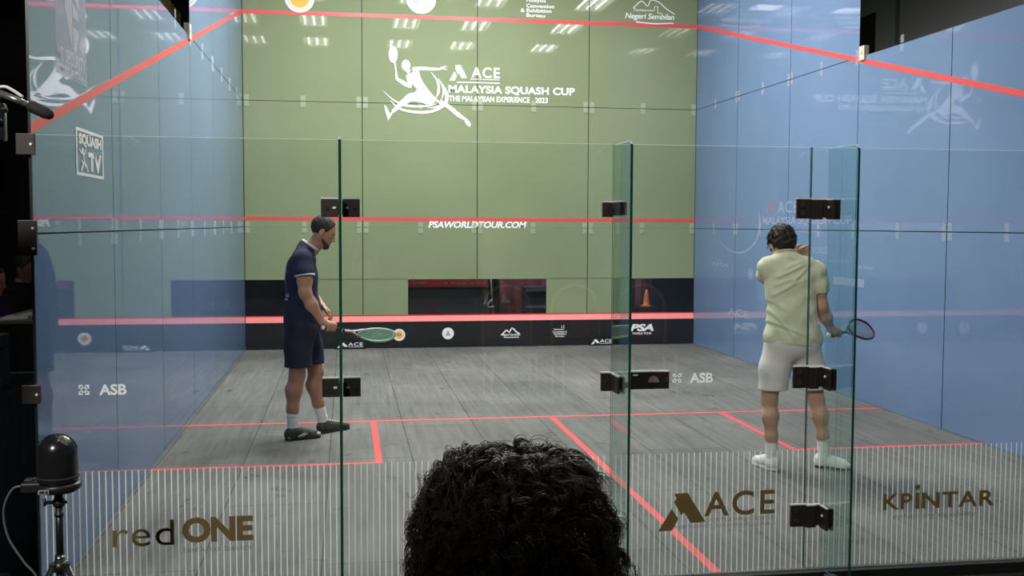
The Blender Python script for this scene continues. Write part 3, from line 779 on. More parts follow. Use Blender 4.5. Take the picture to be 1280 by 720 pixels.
# hinges between door and right fin
for z0, z1 in ((1.772, 1.868), (0.925, 1.032), (0.220, 0.330)):
    bm = B(); zm = (z0 + z1) / 2
    plate(bm, (0.376, -0.024, z0), (0.462, -0.0075, z1)); topline(bm, 0.376, 0.46, -0.023, -0.009, z1)
    plate(bm, (0.455, -0.036, z0 - 0.004), (0.505, -0.0075, z1 - 0.003)); topline(bm, 0.456, 0.504, -0.035, -0.009, z1 - 0.003)
    plate(bm, (0.503, -0.028, z0 + 0.004), (0.536, -0.0075, z1 - 0.002)); topline(bm, 0.504, 0.535, -0.027, -0.009, z1 - 0.002)
    for z in (z0 + 0.028, z1 - 0.026): bolt(bm, (0.405, -0.024, z), (0, -1, 0), 0.015, 2)
    obj('hinge', bm, BM2, door, label='dark bronze hinge')
    bm = B(); x = -0.02
    plate(bm, (-0.020, -0.085, z0 - 0.004), (-0.0065, -0.008, z1 - 0.004)); topline(bm, -0.02, -0.008, -0.084, -0.01, z1 - 0.004)
    plate(bm, (0.0065, -0.085, z0 - 0.004), (0.020, -0.008, z1 - 0.004)); bolt(bm, (-0.020, -0.045, zm + 0.008), (-1, 0, 0), 0.007, 1)
    obj('clamp', bm, BM2, f3)
# corner brackets where the back glass meets the left wall
for z0, z1, lab in ((2.035, 2.128, 'dark bronze corner bracket at the top left glass corner, under the television camera'), (1.592, 1.748, 'tall dark bronze corner bracket, middle of the three on the left corner'), (0.930, 1.014, 'lowest of the three dark corner brackets, level with small white lettering')):
    t = thing('corner_bracket', lab, 'bracket', (-W, -0.006, (z0 + z1) / 2), 0, 'corner brackets joining back glass and left wall')
    h = (z1 - z0) / 2
    bm = B(); plate(bm, (-0.058, -0.022, -h), (0.021, -0.002, h)); obj('plate', bm, BM2, t)
    for z in ((0,) if h < 0.06 else (-h * 0.6, h * 0.55)):
        bm = B(); bolt(bm, (0.006, -0.022, z), (0, -1, 0), 0.006, 1); obj('bolt', bm, BM2, t)
    bm = B(); plate(bm, (-0.022, -0.001, -h), (-0.0125, 0.07, h)); obj('wall_flange', bm, BM2, t)
# ---- sponsor lettering on the back glass
def gl(): return Decal((0, -0.0088, 0), (1, 0, 0), (0, 0, 1))
def asb(d, x0):
    s = 0.046; z = 0.963; w = 0.010
    for cx in (0, 1):
        for cz in (0, 1):
            X = x0 + cx * s; Z = z + cz * s; ix = 1 if cx == 0 else -1; iz = 1 if cz == 0 else -1
            for a, b in ((0.017, 0.0075), (0.0075, 0.017)):
                d.rect(min(X, X + ix * a), min(Z, Z + iz * b), max(X, X + ix * a), max(Z, Z + iz * b))
            d.ribbon([(X + ix * 0.0105, Z + iz * 0.0205), (X + ix * 0.0205, Z + iz * 0.0105)], 0.006)
    d.text('ASB', x0 + 0.088, 0.960, x0 + 0.207, 1.010, 0.03, 1.0)
d = gl(); asb(d, -3.022); d.build('lettering', M['white_film'], wall_back, 'small white logo at the left end of the glass')
d = gl(); asb(d, -0.247); d.build('lettering', M['white_film'], door, 'small white logo beside the door lock')
d = gl(); d.text('red', -2.887, 0.258, -2.617, 0.378, 0.0, 1.05); d.text('ONE', -2.582, 0.264, -2.263, 0.384, 0.045, 0.95); d.build('lettering', M['gold_vinyl'], wall_back, 'large bronze coloured lettering at the left')
d = gl(); d.text('back to basics', -2.575, 0.222, -2.27, 0.247, 0.0); d.build('lettering', M['grey_vinyl'], wall_back, 'small dark slogan line')
d = gl(); ace_mark(d, -0.312, 0.222, 0.245, 0.412); d.text('ACE', -0.075, 0.288, 0.295, 0.412, 0.018, 1.18); d.build('lettering', M['gold_vinyl'], door, 'bronze coloured triangular logo and letters')
d = gl(); d.text('SPORTS & MANAGEMENT', -0.065, 0.258, 0.295, 0.279); d.text('NURTURING SQUASH PROFESSIONALS', -0.225, 0.228, 0.30, 0.249); d.build('lettering', M['grey_vinyl'], door, 'small dark lettering under the bronze logo')
d = gl(); d.text('KP', 0.882, 0.283, 1.042, 0.366, 0.022, 1.1); d.rect(1.060, 0.282, 1.081, 0.366); d.disc(1.0705, 0.395, 0.0145); d.text('NTAR', 1.096, 0.283, 1.505, 0.366, 0.022, 1.1); d.build('lettering', M['gold_vinyl'], wall_back, 'bronze coloured lettering with a dotted i')
d = gl(); d.text('enhancing capability', 0.94, 0.225, 1.40, 0.262); d.build('lettering', M['grey_vinyl'], wall_back, 'small dark slogan under the bronze lettering')
# ================================================================== PEOPLE
def skin_mat(name, c, c2):
    m = mat(name, c, 0.5, 0, 0.4); noise_color(m, c, c2, 9, 3, bump=0.05); return m
M['skin_brown'] = skin_mat('brown_skin', (0.38, 0.200, 0.130), (0.45, 0.245, 0.160))
M['skin_tan'] = skin_mat('tan_skin', (0.46, 0.27, 0.185), (0.53, 0.32, 0.225))
M['skin_dark'] = skin_mat('deep_brown_skin', (0.28, 0.13, 0.08), (0.33, 0.16, 0.10))
def cloth(name, c, v=0.85, bump=0.25): return noise_color(mat(name, c, 0.85, 0, 0.2), tuple(x * v for x in c), c, 5, 4, bump=bump, bscale=60)
M['navy'] = cloth('navy_fabric', (0.026, 0.031, 0.060))
M['navy_shorts'] = cloth('navy_shorts_fabric', (0.024, 0.027, 0.052))
M['white_cloth'] = cloth('white_fabric', (0.80, 0.80, 0.78), 0.93)
M['sage'] = cloth('pale_green_fabric', (0.58, 0.612, 0.43), 0.92)
M['shorts_white'] = cloth('off_white_fabric', (0.66, 0.635, 0.60), 0.93)
M['hair_black'] = noise_color(mat('black_hair', (0.012, 0.010, 0.009), 0.5, 0, 0.25), (0.006, 0.005, 0.005), (0.022, 0.018, 0.016), 40, bump=0.5, bscale=120)
M['hair_short'] = noise_color(mat('short_black_hair', (0.02, 0.016, 0.013), 0.8), (0.014, 0.011, 0.01), (0.034, 0.027, 0.022), 60)
M['hair_strand'] = mat('dark_brown_curls', (0.085, 0.056, 0.041), 0.42)
M['shoe_dark'] = noise_color(mat('dark_shoe', (0.03, 0.03, 0.026), 0.6), (0.016, 0.016, 0.016), (0.05, 0.048, 0.038), 25)
M['shoe_accent'] = mat('pale_yellow_shoe_panel', (0.42, 0.42, 0.24), 0.6)
M['shoe_white'] = noise_color(mat('white_shoe', (0.72, 0.73, 0.68), 0.6), (0.62, 0.64, 0.58), (0.78, 0.78, 0.75), 12)
M['sole_dark'] = mat('black_rubber', (0.012, 0.012, 0.012), 0.7)
M['sole_white'] = mat('pale_rubber', (0.6, 0.6, 0.58), 0.6)
M['eye'] = mat('eye_dark', (0.015, 0.01, 0.008), 0.2)
M['lip'] = mat('lip', (0.22, 0.085, 0.07), 0.5)

class Head:
    """head frame: +x is where the face looks, +z the crown; placed at p, yaw about z then pitch (nod) and roll"""
    def __init__(s, p, yaw=0.0, pitch=0.0, roll=0.0, sc=1.0):
        s.p = np.array(p, float); s.R = rot(0, 0, yaw) @ rot(0, pitch, 0) @ rot(roll, 0, 0); s.sc = sc
    def T(s, q): return s.p + s.R @ (np.array(q, float) * s.sc)
    def ell(s, v, c, r, k=None, R=None): v.ell(s.T(c), np.array(r) * s.sc, s.R if R is None else s.R @ R, k)
    def cap(s, v, a, b, ra, rb=None, k=None): v.cap(s.T(a), s.T(b), ra * s.sc, (ra if rb is None else rb) * s.sc, k)
    def flesh(s, v):
        s.ell(v, (0, 0, 0.022), (0.096, 0.076, 0.094), 0.01)
        s.ell(v, (0.036, 0, -0.035), (0.060, 0.062, 0.082), 0.03)
        for t in (-1, 1):
            s.cap(v, (0.005, t * 0.050, -0.062), (0.068, t * 0.012, -0.108), 0.020, 0.018, 0.03)     # jaw
            s.ell(v, (0.066, t * 0.038, -0.022), (0.022, 0.022, 0.018), 0.02)                          # cheekbone
            s.ell(v, (-0.006, t * 0.080, -0.020), (0.023, 0.009, 0.034), 0.006, rot(0, 0.15, t * 0.25))  # ear
            s.cap(v, (0.088, t * 0.012, 0.016), (0.074, t * 0.048, 0.016), 0.011, 0.009, 0.015)         # brow
            s.ell(v, (0.104, t * 0.011, -0.047), (0.012, 0.010, 0.009), 0.008)                          # nostril
        s.cap(v, (0.090, 0, 0.004), (0.116, 0, -0.040), 0.010, 0.013, 0.012)                            # nose
        s.ell(v, (0.086, 0, -0.075), (0.017, 0.026, 0.020), 0.015)                                      # mouth
        s.ell(v, (0.078, 0, -0.112), (0.020, 0.022, 0.016), 0.02)                                       # chin
    def face_parts(s, parent):
        for t in (-1, 1):
            bm = B(); bmesh.ops.create_uvsphere(bm, u_segments=12, v_segments=8, radius=0.0115 * s.sc)
            o = obj('eye', bm, M['eye'], parent, True); o.location = s.T((0.083, t * 0.031, -0.004))
        v = Vol(0.003, 0.004); s.cap(v, (0.1015, -0.020, -0.071), (0.1015, 0.020, -0.071), 0.0035); s.cap(v, (0.101, -0.017, -0.079), (0.101, 0.017, -0.079), 0.0042)
        v.build('lips', M['lip'], parent)

def finger(v, pts, r=0.0085):
    n = len(pts)
    v.chain(pts, list(np.linspace(r, r * 0.82, n)), 0.006)

def grip_hand(v, wrist, ax_o, ax_d, out, gr=0.016, side=1, r=0.0088):
    """hand closed round a rod through ax_o along ax_d; 'out' points from the rod to the back of the palm"""
    ax = np.array(ax_d, float); ax /= np.linalg.norm(ax)
    o = np.array(out, float); o -= ax * (o @ ax); o /= np.linalg.norm(o)
    t = np.cross(ax, o) * side
    A = np.array(ax_o, float); R = gr + r * 0.9
    def at(s, ang): return A + ax * s + (o * math.cos(ang) + t * math.sin(ang)) * R
    palm = A + o * (R + 0.006)
    v.cap(wrist, palm - ax * 0.02, 0.026, 0.024, 0.02)
    v.cap(palm - ax * 0.030, palm + ax * 0.030, 0.022, 0.021, 0.015)
    v.cap(wrist, palm + ax * 0.022, 0.025, 0.02, 0.02)
    for i, (s, ln) in enumerate(((0.034, 3.5), (0.012, 3.7), (-0.010, 3.6), (-0.031, 3.3))):
        finger(v, [at(s, a) + o * 0.004 * (1 - j / 5) for j, a in enumerate(np.linspace(0.35, ln, 6))], r * (0.92 if i == 3 else 1))
    th = [palm + ax * 0.028 - t * 0.012, at(0.052, -0.9), at(0.062, -1.7), at(0.058, -2.5)]
    v.chain(th, [0.012, 0.0105, 0.0095, 0.0085], 0.008)

def open_hand(v, wrist, fwd, palm_n, thumb, curl=0.35, spread=0.06, sc=1.0):
    f = np.array(fwd, float); f /= np.linalg.norm(f); n = np.array(palm_n, float); n -= f * (n @ f); n /= np.linalg.norm(n)
    t = np.array(thumb, float); t -= f * (t @ f) + n * (t @ n); t /= np.linalg.norm(t)
    w = np.array(wrist, float)
    for q in (-0.024, -0.008, 0.010, 0.026):
        v.cap(w + t * q * 0.6, w + f * 0.085 * sc + t * q, 0.016, 0.0125, 0.012)
    for q, ln in ((0.029, 0.072), (0.0095, 0.082), (-0.0105, 0.076), (-0.030, 0.06)):
        p = w + f * 0.088 * sc + t * q; d = f + t * q * spread * 30; d /= np.linalg.norm(d); pts = [p]; a = curl * 0.4
        for seg in (0.45, 0.32, 0.23):
            a += curl * 0.5; pts.append(pts[-1] + (d * math.cos(a) + n * math.sin(a)) * ln * seg * sc)
        finger(v, pts, 0.0085)
    b = w + f * 0.022 + t * 0.026; v.chain([b, b + f * 0.032 + t * 0.022 + n * 0.010, b + f * 0.058 + t * 0.026 + n * 0.020, b + f * 0.078 + t * 0.022 + n * 0.026], [0.014, 0.0115, 0.010, 0.0085], 0.01)

def shoe(parent, heel, toe, m_up, m_sole, accent=None, h=0.085):
    hl = np.array([*heel, 0.0]); te = np.array([*toe, 0.0]); d = te - hl; ln = np.linalg.norm(d); d /= ln; s = np.array([-d[1], d[0], 0]); z = np.array([0, 0, 1.0])
    P = lambda a, b, c: hl + d * a * ln + s * b + z * c
    v = Vol(0.005, 0.03)
    v.ell(P(0.14, 0, 0.045), (0.040, 0.036, 0.045)); v.cap(P(0.13, 0, 0.055), P(0.24, 0, h), 0.036, 0.038); v.cap(P(0.2, 0, 0.045), P(0.72, 0.003, 0.034), 0.038, 0.042)
    v.cap(P(0.25, 0, 0.075), P(0.62, 0, 0.048), 0.034, 0.03); v.ell(P(0.80, 0.002, 0.03), (0.056, 0.045, 0.032), np.stack([d, s, z], 1)); v.cut((0, 0, 0.014), (0, 0, -1)); v.cut(P(0.25, 0, h + 0.022), z + d * 0.25)
    o = v.build('shoe', m_up, parent)
    v = Vol(0.004, 0.02)
    v.cap(P(0.135, 0, 0.0), P(0.45, 0, 0), 0.040, 0.039); v.cap(P(0.45, 0, 0), P(0.74, 0.003, 0), 0.039, 0.049); v.cap(P(0.74, 0.003, 0), P(0.84, 0.003, 0), 0.047, 0.043)
    v.cut((0, 0, 0.020), (0, 0, 1)); v.cut((0, 0, 0.001), (0, 0, -1)); v.build('sole', m_sole, o)
    bm = B()
    for a in (0.36, 0.44, 0.52, 0.60): tube(bm, [P(a, -0.028, 0.083 - 0.06 * (a - .3)), P(a + 0.01, 0, 0.108 - 0.085 * (a - .3)), P(a, 0.028, 0.083 - 0.06 * (a - .3))], 0.004, 6)
    obj('laces', bm, M['white_cloth'] if accent is None else M['sole_dark'], o, True)
    if accent is not None:
        v = Vol(0.004, 0.01)
        for b in (-1, 1):
            v.ell(P(0.13, b * 0.030, 0.036), (0.026, 0.012, 0.022), np.stack([d, s, z], 1)); v.ell(P(0.84, b * 0.022, 0.036), (0.036, 0.022, 0.018), np.stack([d, s, z], 1)); v.cap(P(0.34, b * 0.040, 0.03), P(0.5, b * 0.037, 0.055), 0.008); v.cap(P(0.44, b * 0.041, 0.03), P(0.57, b * 0.037, 0.05), 0.007)
        v.build('shoe_panel', accent, o)
    return o

def folds(amp, fx, fy, fz, ph=0.0):
    def f(X, Y, Z): return amp * (np.sin(X * fx + Z * fz * 0.7 + ph + 1.5 * np.sin(Z * 9 + Y * 5)) * 0.6 + np.sin(Y * fy - Z * fz + 2.1 * ph + 1.2 * np.sin(X * 11)) * 0.6)
    return f

def strands(parent, name, m, hd, n, length, seed, region, rbase, clump=8, wav=0.010, freq=3.0, th=0.0007, sweep=None, seg=10, lift=0.5, spread=0.010, jit=0.25):
    """wavy locks rooted on the scalp; hd is the Head, rbase the scalp ellipsoid radii"""
    rng = np.random.RandomState(seed); V = []; F = []; nv = 0
    made = 0
    while made < n:
        u = rng.randn(3); u /= np.linalg.norm(u)
        if not region(u): continue
        made += 1
        root = u * rbase + np.array([0, 0, 0.022]); nrm = u / rbase; nrm /= np.linalg.norm(nrm)
        sw = sweep(u) if sweep is not None else np.array([0, 0, -1.0])
        sw = sw - nrm * (sw @ nrm); sw /= (np.linalg.norm(sw) + 1e-6); sw = sw + rng.randn(3) * jit; sw -= nrm * (sw @ nrm); sw /= np.linalg.norm(sw)
        side = np.cross(nrm, sw); ph = rng.rand() * 6.28; L_ = length * (0.6 + 0.7 * rng.rand()); fq = freq * (0.7 + 0.6 * rng.rand()); wv = wav * (0.5 + rng.rand())
        lf = lift * (0.6 + 0.8 * rng.rand())
        tt = np.linspace(0, 1, seg)
        for c in range(clump):
            off = rng.randn(3) * spread; off -= nrm * (off @ nrm) * 0.5; dl = 0.85 + 0.3 * rng.rand(); p2 = ph + rng.randn() * 0.35
            out = lf * np.sin(np.minimum(tt * 1.5, 1.57) ) * (1 - 0.45 * tt)
            pts = root + off + np.outer(tt * L_ * dl * 0.9, sw) + np.outer(out * L_ * 0.62, nrm) \
                + np.outer(np.sin(tt * fq * 6.28 + p2) * wv * tt ** 0.5, side) + np.outer(np.cos(tt * fq * 6.28 + p2) * wv * 0.8 * tt ** 0.5, nrm)
            # wrap round the skull so that tips do not dive inside
            q = pts - np.array([0, 0, 0.022]); e = np.sqrt(((q / (rbase * 1.04)) ** 2).sum(1)); q[e < 1] /= e[e < 1][:, None]; pts = q + np.array([0, 0, 0.022])
            pts = hd.p + (hd.R @ (pts * hd.sc).T).T
            rr = th * (1 - 0.7 * tt ** 2)
            tg = np.gradient(pts, axis=0); tg /= np.linalg.norm(tg, axis=1)[:, None] + 1e-9
            a = np.cross(tg, hd.R @ nrm); a /= np.linalg.norm(a, axis=1)[:, None] + 1e-9; b = np.cross(tg, a)
            for k in range(3): V.append(pts + (a * math.cos(k * 2.094) + b * math.sin(k * 2.094)) * rr[:, None])
            i = np.arange(seg - 1)
            for k in range(3):
                k2 = (k + 1) % 3; F.append(np.stack([nv + k * seg + i, nv + k2 * seg + i, nv + k2 * seg + i + 1, nv + k * seg + i + 1], 1))
            nv += 3 * seg
    V = np.concatenate(V).astype(np.float32); F = np.concatenate(F).astype(np.int32)
    me = bpy.data.meshes.new(name); me.vertices.add(len(V)); me.vertices.foreach_set('co', V.ravel()); me.loops.add(F.size); me.loops.foreach_set('vertex_index', F.ravel())
    me.polygons.add(len(F)); me.polygons.foreach_set('loop_start', np.arange(0, F.size, 4, dtype=np.int32)); me.update(calc_edges=True)
    return link_mesh(name, me, parent, m, True)

# ---------------------------------------------------------------- squash racket
def racket(name, label, butt, d, wdir, m_frame, m_str, m_bumper, m_butt):
    """butt end at 'butt', shaft along d, head width along wdir"""
    d = Vector(d).normalized(); w = Vector(wdir); w = (w - d * w.dot(d)).normalized(); n = d.cross(w)
    t = thing(name, label, 'racket', butt)
    P = lambda a, b=0.0, c=0.0: d * a + w * b + n * c
    def outline(a): # teardrop head, a in 0..1 round
        th = 2 * PI * a; y = 0.515 - 0.168 * math.cos(th); wd = 0.103 * math.sin(th) * (1.0 - 0.22 * (1 + math.cos(th)) / 2)
        return y, wd
    pts = [outline(i / 48) for i in range(48)]
    bm = B(); tube(bm, [P(y, x) for y, x in pts], 0.0085, 8, closed=True); obj('frame', bm, m_frame, t, True)
    bm = B(); tube(bm, [P(0.205), P(0.265), P(0.31, 0.018), P(0.365, 0.05)], [0.008, 0.008, 0.0075, 0.007], 8); tube(bm, [P(0.265), P(0.31, -0.018), P(0.365, -0.05)], [0.008, 0.0075, 0.007], 8); tube(bm, [P(0.19), P(0.27)], 0.0095, 10); obj('throat', bm, m_frame if m_bumper is not M['white_cloth'] else M['white_cloth'], t, True)
    bm = B()
    tube(bm, [P(0.012), P(0.03), P(0.2)], [0.017, 0.0155, 0.0145], 12)
    for i in range(12): tube(bm, [P(0.03 + i * 0.014) + (w * math.cos(a) + n * math.sin(a)) * 0.0155 + d * 0.014 * a / 6.28 for a in np.linspace(0, 6.28, 9)], 0.0012, 4)
    obj('grip', bm, M['black'], t, True)
    bm = B(); tube(bm, [P(-0.004), P(0.004), P(0.014)], [0.015, 0.0185, 0.018], 12); obj('butt_cap', bm, m_butt, t, True)
    bm = B()
    for i in range(1, 14):
        x = -0.1 + i * 0.2 / 14; ys = [y for y, xx in [outline(j / 200) for j in range(200)] if abs(xx - x) < 0.006 and (xx * x >= 0)]
        if ys: tube(bm, [P(min(ys), x, 0.001), P(max(ys), x, 0.001)], 0.0011, 4)
    for i in range(1, 19):
        y = 0.352 + i * 0.33 / 19; th = math.acos(max(-1, min(1, (0.515 - y) / 0.168))); wd = 0.103 * math.sin(th) * (1.0 - 0.22 * (1 + math.cos(th)) / 2)
        tube(bm, [P(y, -wd, -0.001), P(y, wd, -0.001)], 0.0011, 4)
    obj('strings', bm, m_str, t, True)
    bm = B(); tube(bm, [P(y, x * 1.01) + d * 0.004 for y, x in [outline(a) for a in np.linspace(0.36, 0.64, 14)]], 0.0095, 8); obj('bumper', bm, m_bumper, t, True)
    return t

# ---------------------------------------------------------------- player in navy, side on, looking down
p1 = thing('person', 'squash player in navy shirt and shorts looking down, standing in the left service box', 'person', (-2.12, 3.68, 0.0))
h1 = Head((0.104, -0.005, 1.683), 0.10, 0.42, 0.0, 1.0)
def torso1(v, e=0.0):
    v.ell((-0.068, 0, 1.29), (0.118 + e, 0.172 + e, 0.21 + e)); v.ell((-0.062, 0, 1.06), (0.124 + e, 0.155 + e, 0.20 + e)); v.ell((-0.065, 0, 0.92), (0.128 + e, 0.168 + e, 0.14 + e))
    v.cap((-0.055, -0.165, 1.445), (-0.045, 0.165, 1.455), 0.063 + e); v.cap((-0.065, -0.10, 1.475), (-0.022, 0.0, 1.535), 0.054 + e, 0.057 + e); v.cap((-0.065, 0.10, 1.48), (-0.022, 0.0, 1.535), 0.054 + e, 0.057 + e)
v = Vol(0.006, 0.035); torso1(v)
v.cap((-0.02, 0, 1.48), (0.072, 0, 1.61), 0.061, 0.060); h1.flesh(v)
v.chain([(-0.04, -0.20, 1.43), (-0.032, -0.235, 1.29), (-0.030, -0.245, 1.195), (0.018, -0.236, 1.10), (0.098, -0.205, 0.965)], [0.060, 0.055, 0.046, 0.046, 0.028])
AX1 = np.array((0.56, 0.34, -0.085)); AX1 /= np.linalg.norm(AX1); G1 = np.array((0.160, -0.186, 0.908))
grip_hand(v, (0.100, -0.203, 0.962), G1, AX1, (-0.15, -0.55, 0.8), 0.0155, 1)
v.chain([(-0.03, 0.20, 1.425), (-0.04, 0.245, 1.25), (-0.02, 0.245, 1.19), (0.04, 0.16, 1.10), (0.098, 0.075, 1.060)], [0.060, 0.052, 0.045, 0.043, 0.028])
open_hand(v, (0.098, 0.075, 1.060), (0.72, -0.40, -0.58), (-0.6, -0.2, -0.75), (0.3, -0.8, 0.4), 0.75)
v.chain([(-0.065, -0.092, 0.90), (-0.10, -0.10, 0.70), (-0.104, -0.10, 0.515), (-0.130, -0.106, 0.40), (-0.140, -0.112, 0.25), (-0.140, -0.112, 0.10)], [0.098, 0.085, 0.060, 0.064, 0.045, 0.036])
v.chain([(-0.055, 0.092, 0.90), (-0.01, 0.095, 0.70), (0.040, 0.088, 0.52), (0.022, 0.10, 0.41), (0.055, 0.13, 0.25), (0.098, 0.155, 0.11)], [0.098, 0.085, 0.058, 0.062, 0.044, 0.036])
v.cap((-0.14, -0.112, 0.06), (-0.03, -0.075, 0.042), 0.030, 0.024); v.cap((0.10, 0.157, 0.06), (0.19, 0.218, 0.042), 0.030, 0.024)
v.build('body', M['skin_brown'], p1); h1.face_parts(p1)
v = Vol(0.006, 0.012); h1.ell(v, (-0.006, 0, 0.030), (0.103, 0.083, 0.094)); v.cut(h1.T((0.055, 0, 0.040)), h1.R @ np.array((0.9, 0, -0.45))); v.cut(h1.T((0, 0, -0.030)), h1.R @ np.array((0.35, 0, -1.0))); v.disp = folds(0.0015, 150, 150, 150)
v.build('hair', M['hair_short'], p1, 'short cropped black hair')
v = Vol(0.004, 0.035); h1.flesh(v); v.disp = lambda X, Y, Z: -0.003 + 0 * X
v.cut(h1.T((0.02, 0, -0.060)), h1.R @ np.array((0.42, 0, 1.0))); v.cut(h1.T((0.004, 0, 0)), h1.R @ np.array((-1.0, 0, -0.15))); v.build('beard', mat('stubble_brown', (0.055, 0.034, 0.025), 0.7), p1, 'short dark beard along the jaw')
# shirt
v = Vol(0.006, 0.035); torso1(v, 0.016); v.ell((-0.058, 0, 1.0), (0.152, 0.19, 0.22))
v.chain([(-0.045, -0.19, 1.445), (-0.034, -0.228, 1.35), (-0.032, -0.24, 1.28)], [0.080, 0.078, 0.080], 0.03); v.chain([(-0.035, 0.19, 1.43), (-0.038, 0.235, 1.30), (-0.035, 0.25, 1.24)], [0.080, 0.076, 0.078], 0.03)
v.disp = folds(0.0035, 34, 30, 22); v.cut((0, 0, 0.935), (0, 0, -1))
S1 = np.array((-0.032, -0.236, 1.333)); n1 = np.array((0.10, -0.14, -1.0)); n1 /= np.linalg.norm(n1)
NK = np.array((0.008, 0, 1.572)); nk = np.array((0.55, 0, 0.84))
v.cut(NK, nk)
# sleeve ends: cut below the sleeves only outside the trunk
class VolS(Vol): pass
def sleeve_cut(side, p, n):
    def f(X, Y, Z):
        pl = (X - p[0]) * n[0] + (Y - p[1]) * n[1] + (Z - p[2]) * n[2]
        out = (Y * side - 0.172 - np.clip(1.32 - Z, 0, 0.06) * -0.25)
        return pl, out
    return f
_o = v.disp
def disp1(X, Y, Z):
    return _o(X, Y, Z)
v.disp = disp1
_arr = v.arrays
def arrays1():
    D, lo = _arr(); h = v.h
    ax = [lo[i] + h * np.arange(D.shape[i]) for i in range(3)]; X, Y, Z = np.meshgrid(*ax, indexing='ij', sparse=True)
    for sd in (-1, 1):
        p = np.array((S1[0], 0.236 * sd, S1[2])); n = np.array((0.1, 0.14 * sd, -1.0)); n = n / np.linalg.norm(n)
        pl = (X - p[0]) * n[0] + (Y - p[1]) * n[1] + (Z - p[2]) * n[2]
        out = Y * sd - 0.185 + 0 * X
        D = np.maximum(D, np.minimum(pl, out + 0 * pl).astype(np.float32))
    return D, lo
v.arrays = arrays1
sh1 = v.build('shirt', M['navy'], p1, 'navy short sleeved shirt')
bm = B(); tube(bm, [NK + np.array((0.0, 0, -0.010)) + np.array((0.072 * math.cos(a) * 0.84, 0.074 * math.sin(a), -0.072 * math.cos(a) * 0.55)) for a in np.linspace(0, 2 * PI, 28)[:-1]], 0.012, 8, closed=True); obj('collar', bm, M['white_cloth'], sh1, True, 'white collar')
for sd in (-1, 1):
    cpt = np.array((-0.032, 0.2375 * sd, 1.331))
    bm = B(); tube(bm, [cpt + np.array((0.075 * math.cos(a), 0.073 * math.sin(a), 0.006 * math.cos(a) + 0.012 * math.sin(a) * sd)) for a in np.linspace(0, 2 * PI, 28)[:-1]], 0.0075, 8, closed=True); obj('sleeve_hem', bm, M['white_cloth'], sh1, True, 'white sleeve edge')
from mathutils.bvhtree import BVHTree
_m = sh1.data; bvh = BVHTree.FromPolygons([q.co.copy() for q in _m.vertices], [tuple(p.vertices) for p in _m.polygons])
def on_back(y, z):
    hit = bvh.ray_cast(Vector((-0.6, y, z)), Vector((1, 0, 0)))
    return Vector((hit[0].x - 0.0025, y, z)) if hit[0] is not None else Vector((-0.2, y, z))
for y0, y1, z0, z1 in ((-0.105, -0.05, 1.125, 1.138), (-0.105, -0.092, 1.15, 1.185), (-0.092, -0.066, 1.15, 1.162), (-0.07, -0.056, 1.15, 1.178), (-0.09, -0.078, 1.26, 1.37)):
    bm = B(); n_ = 5; g = [[bm.verts.new(on_back(y0 + (y1 - y0) * a / n_, z0 + (z1 - z0) * b / n_)) for b in range(n_ + 1)] for a in range(n_ + 1)]
    for a in range(n_):
        for b in range(n_): bm.faces.new((g[a][b], g[a][b + 1], g[a + 1][b + 1], g[a + 1][b]))
    obj('back_print', bm, M['grey_print'], sh1, False, 'small pale lettering on the back of the shirt')
# shorts
v = Vol(0.006, 0.03)
v.ell((-0.062, 0, 0.93), (0.146, 0.186, 0.14)); v.chain([(-0.066, -0.092, 0.90), (-0.092, -0.098, 0.74), (-0.095, -0.10, 0.56)], [0.122, 0.112, 0.110]); v.chain([(-0.055, 0.092, 0.90), (-0.015, 0.096, 0.74), (0.005, 0.095, 0.56)], [0.122, 0.110, 0.104])
v.disp = folds(0.004, 30, 34, 14, 1.0); v.cut((-0.09, 0, 0.592), (0.0, 0, -1)); v.cut((0, 0, 1.03), (0, 0, 1)); v.build('shorts', M['navy_shorts'], p1, 'dark navy shorts')
for a, b, c in (((-0.142, -0.112, 0.235), (-0.140, -0.112, 0.06), 0), ((0.058, 0.133, 0.240), (0.102, 0.157, 0.06), 1)):
    v = Vol(0.005, 0.02); v.cap(a, b, 0.049, 0.043); a_ = np.array(a); b_ = np.array(b); v.cut(a_, a_ - b_); v.cut((0, 0, 0.05), (0, 0, -1)); v.disp = folds(0.0012, 0, 0, 160); v.build('sock', M['white_cloth'], p1, 'white ankle sock')
shoe(p1, (-0.205, -0.142), (0.085, -0.035), M['shoe_dark'], M['sole_dark'], M['shoe_accent']); shoe(p1, (0.045, 0.108), (0.318, 0.300), M['shoe_dark'], M['sole_dark'])
M['string_green'] = mat('pale_green_strings', (0.42, 0.78, 0.55), 0.4)
rk1 = racket('squash_racket', 'squash racket with white throat and pale green strings, held by the navy player', tuple(np.array((-2.12, 3.68, 0)) + G1 - AX1 * 0.068), tuple(AX1 + np.array((0.0, 0.0, -0.05))), (-0.3, 0.75, -0.62), mat('pale_green_frame', (0.35, 0.62, 0.46), 0.35), M['string_green'], M['white_cloth'], M['white_cloth'])

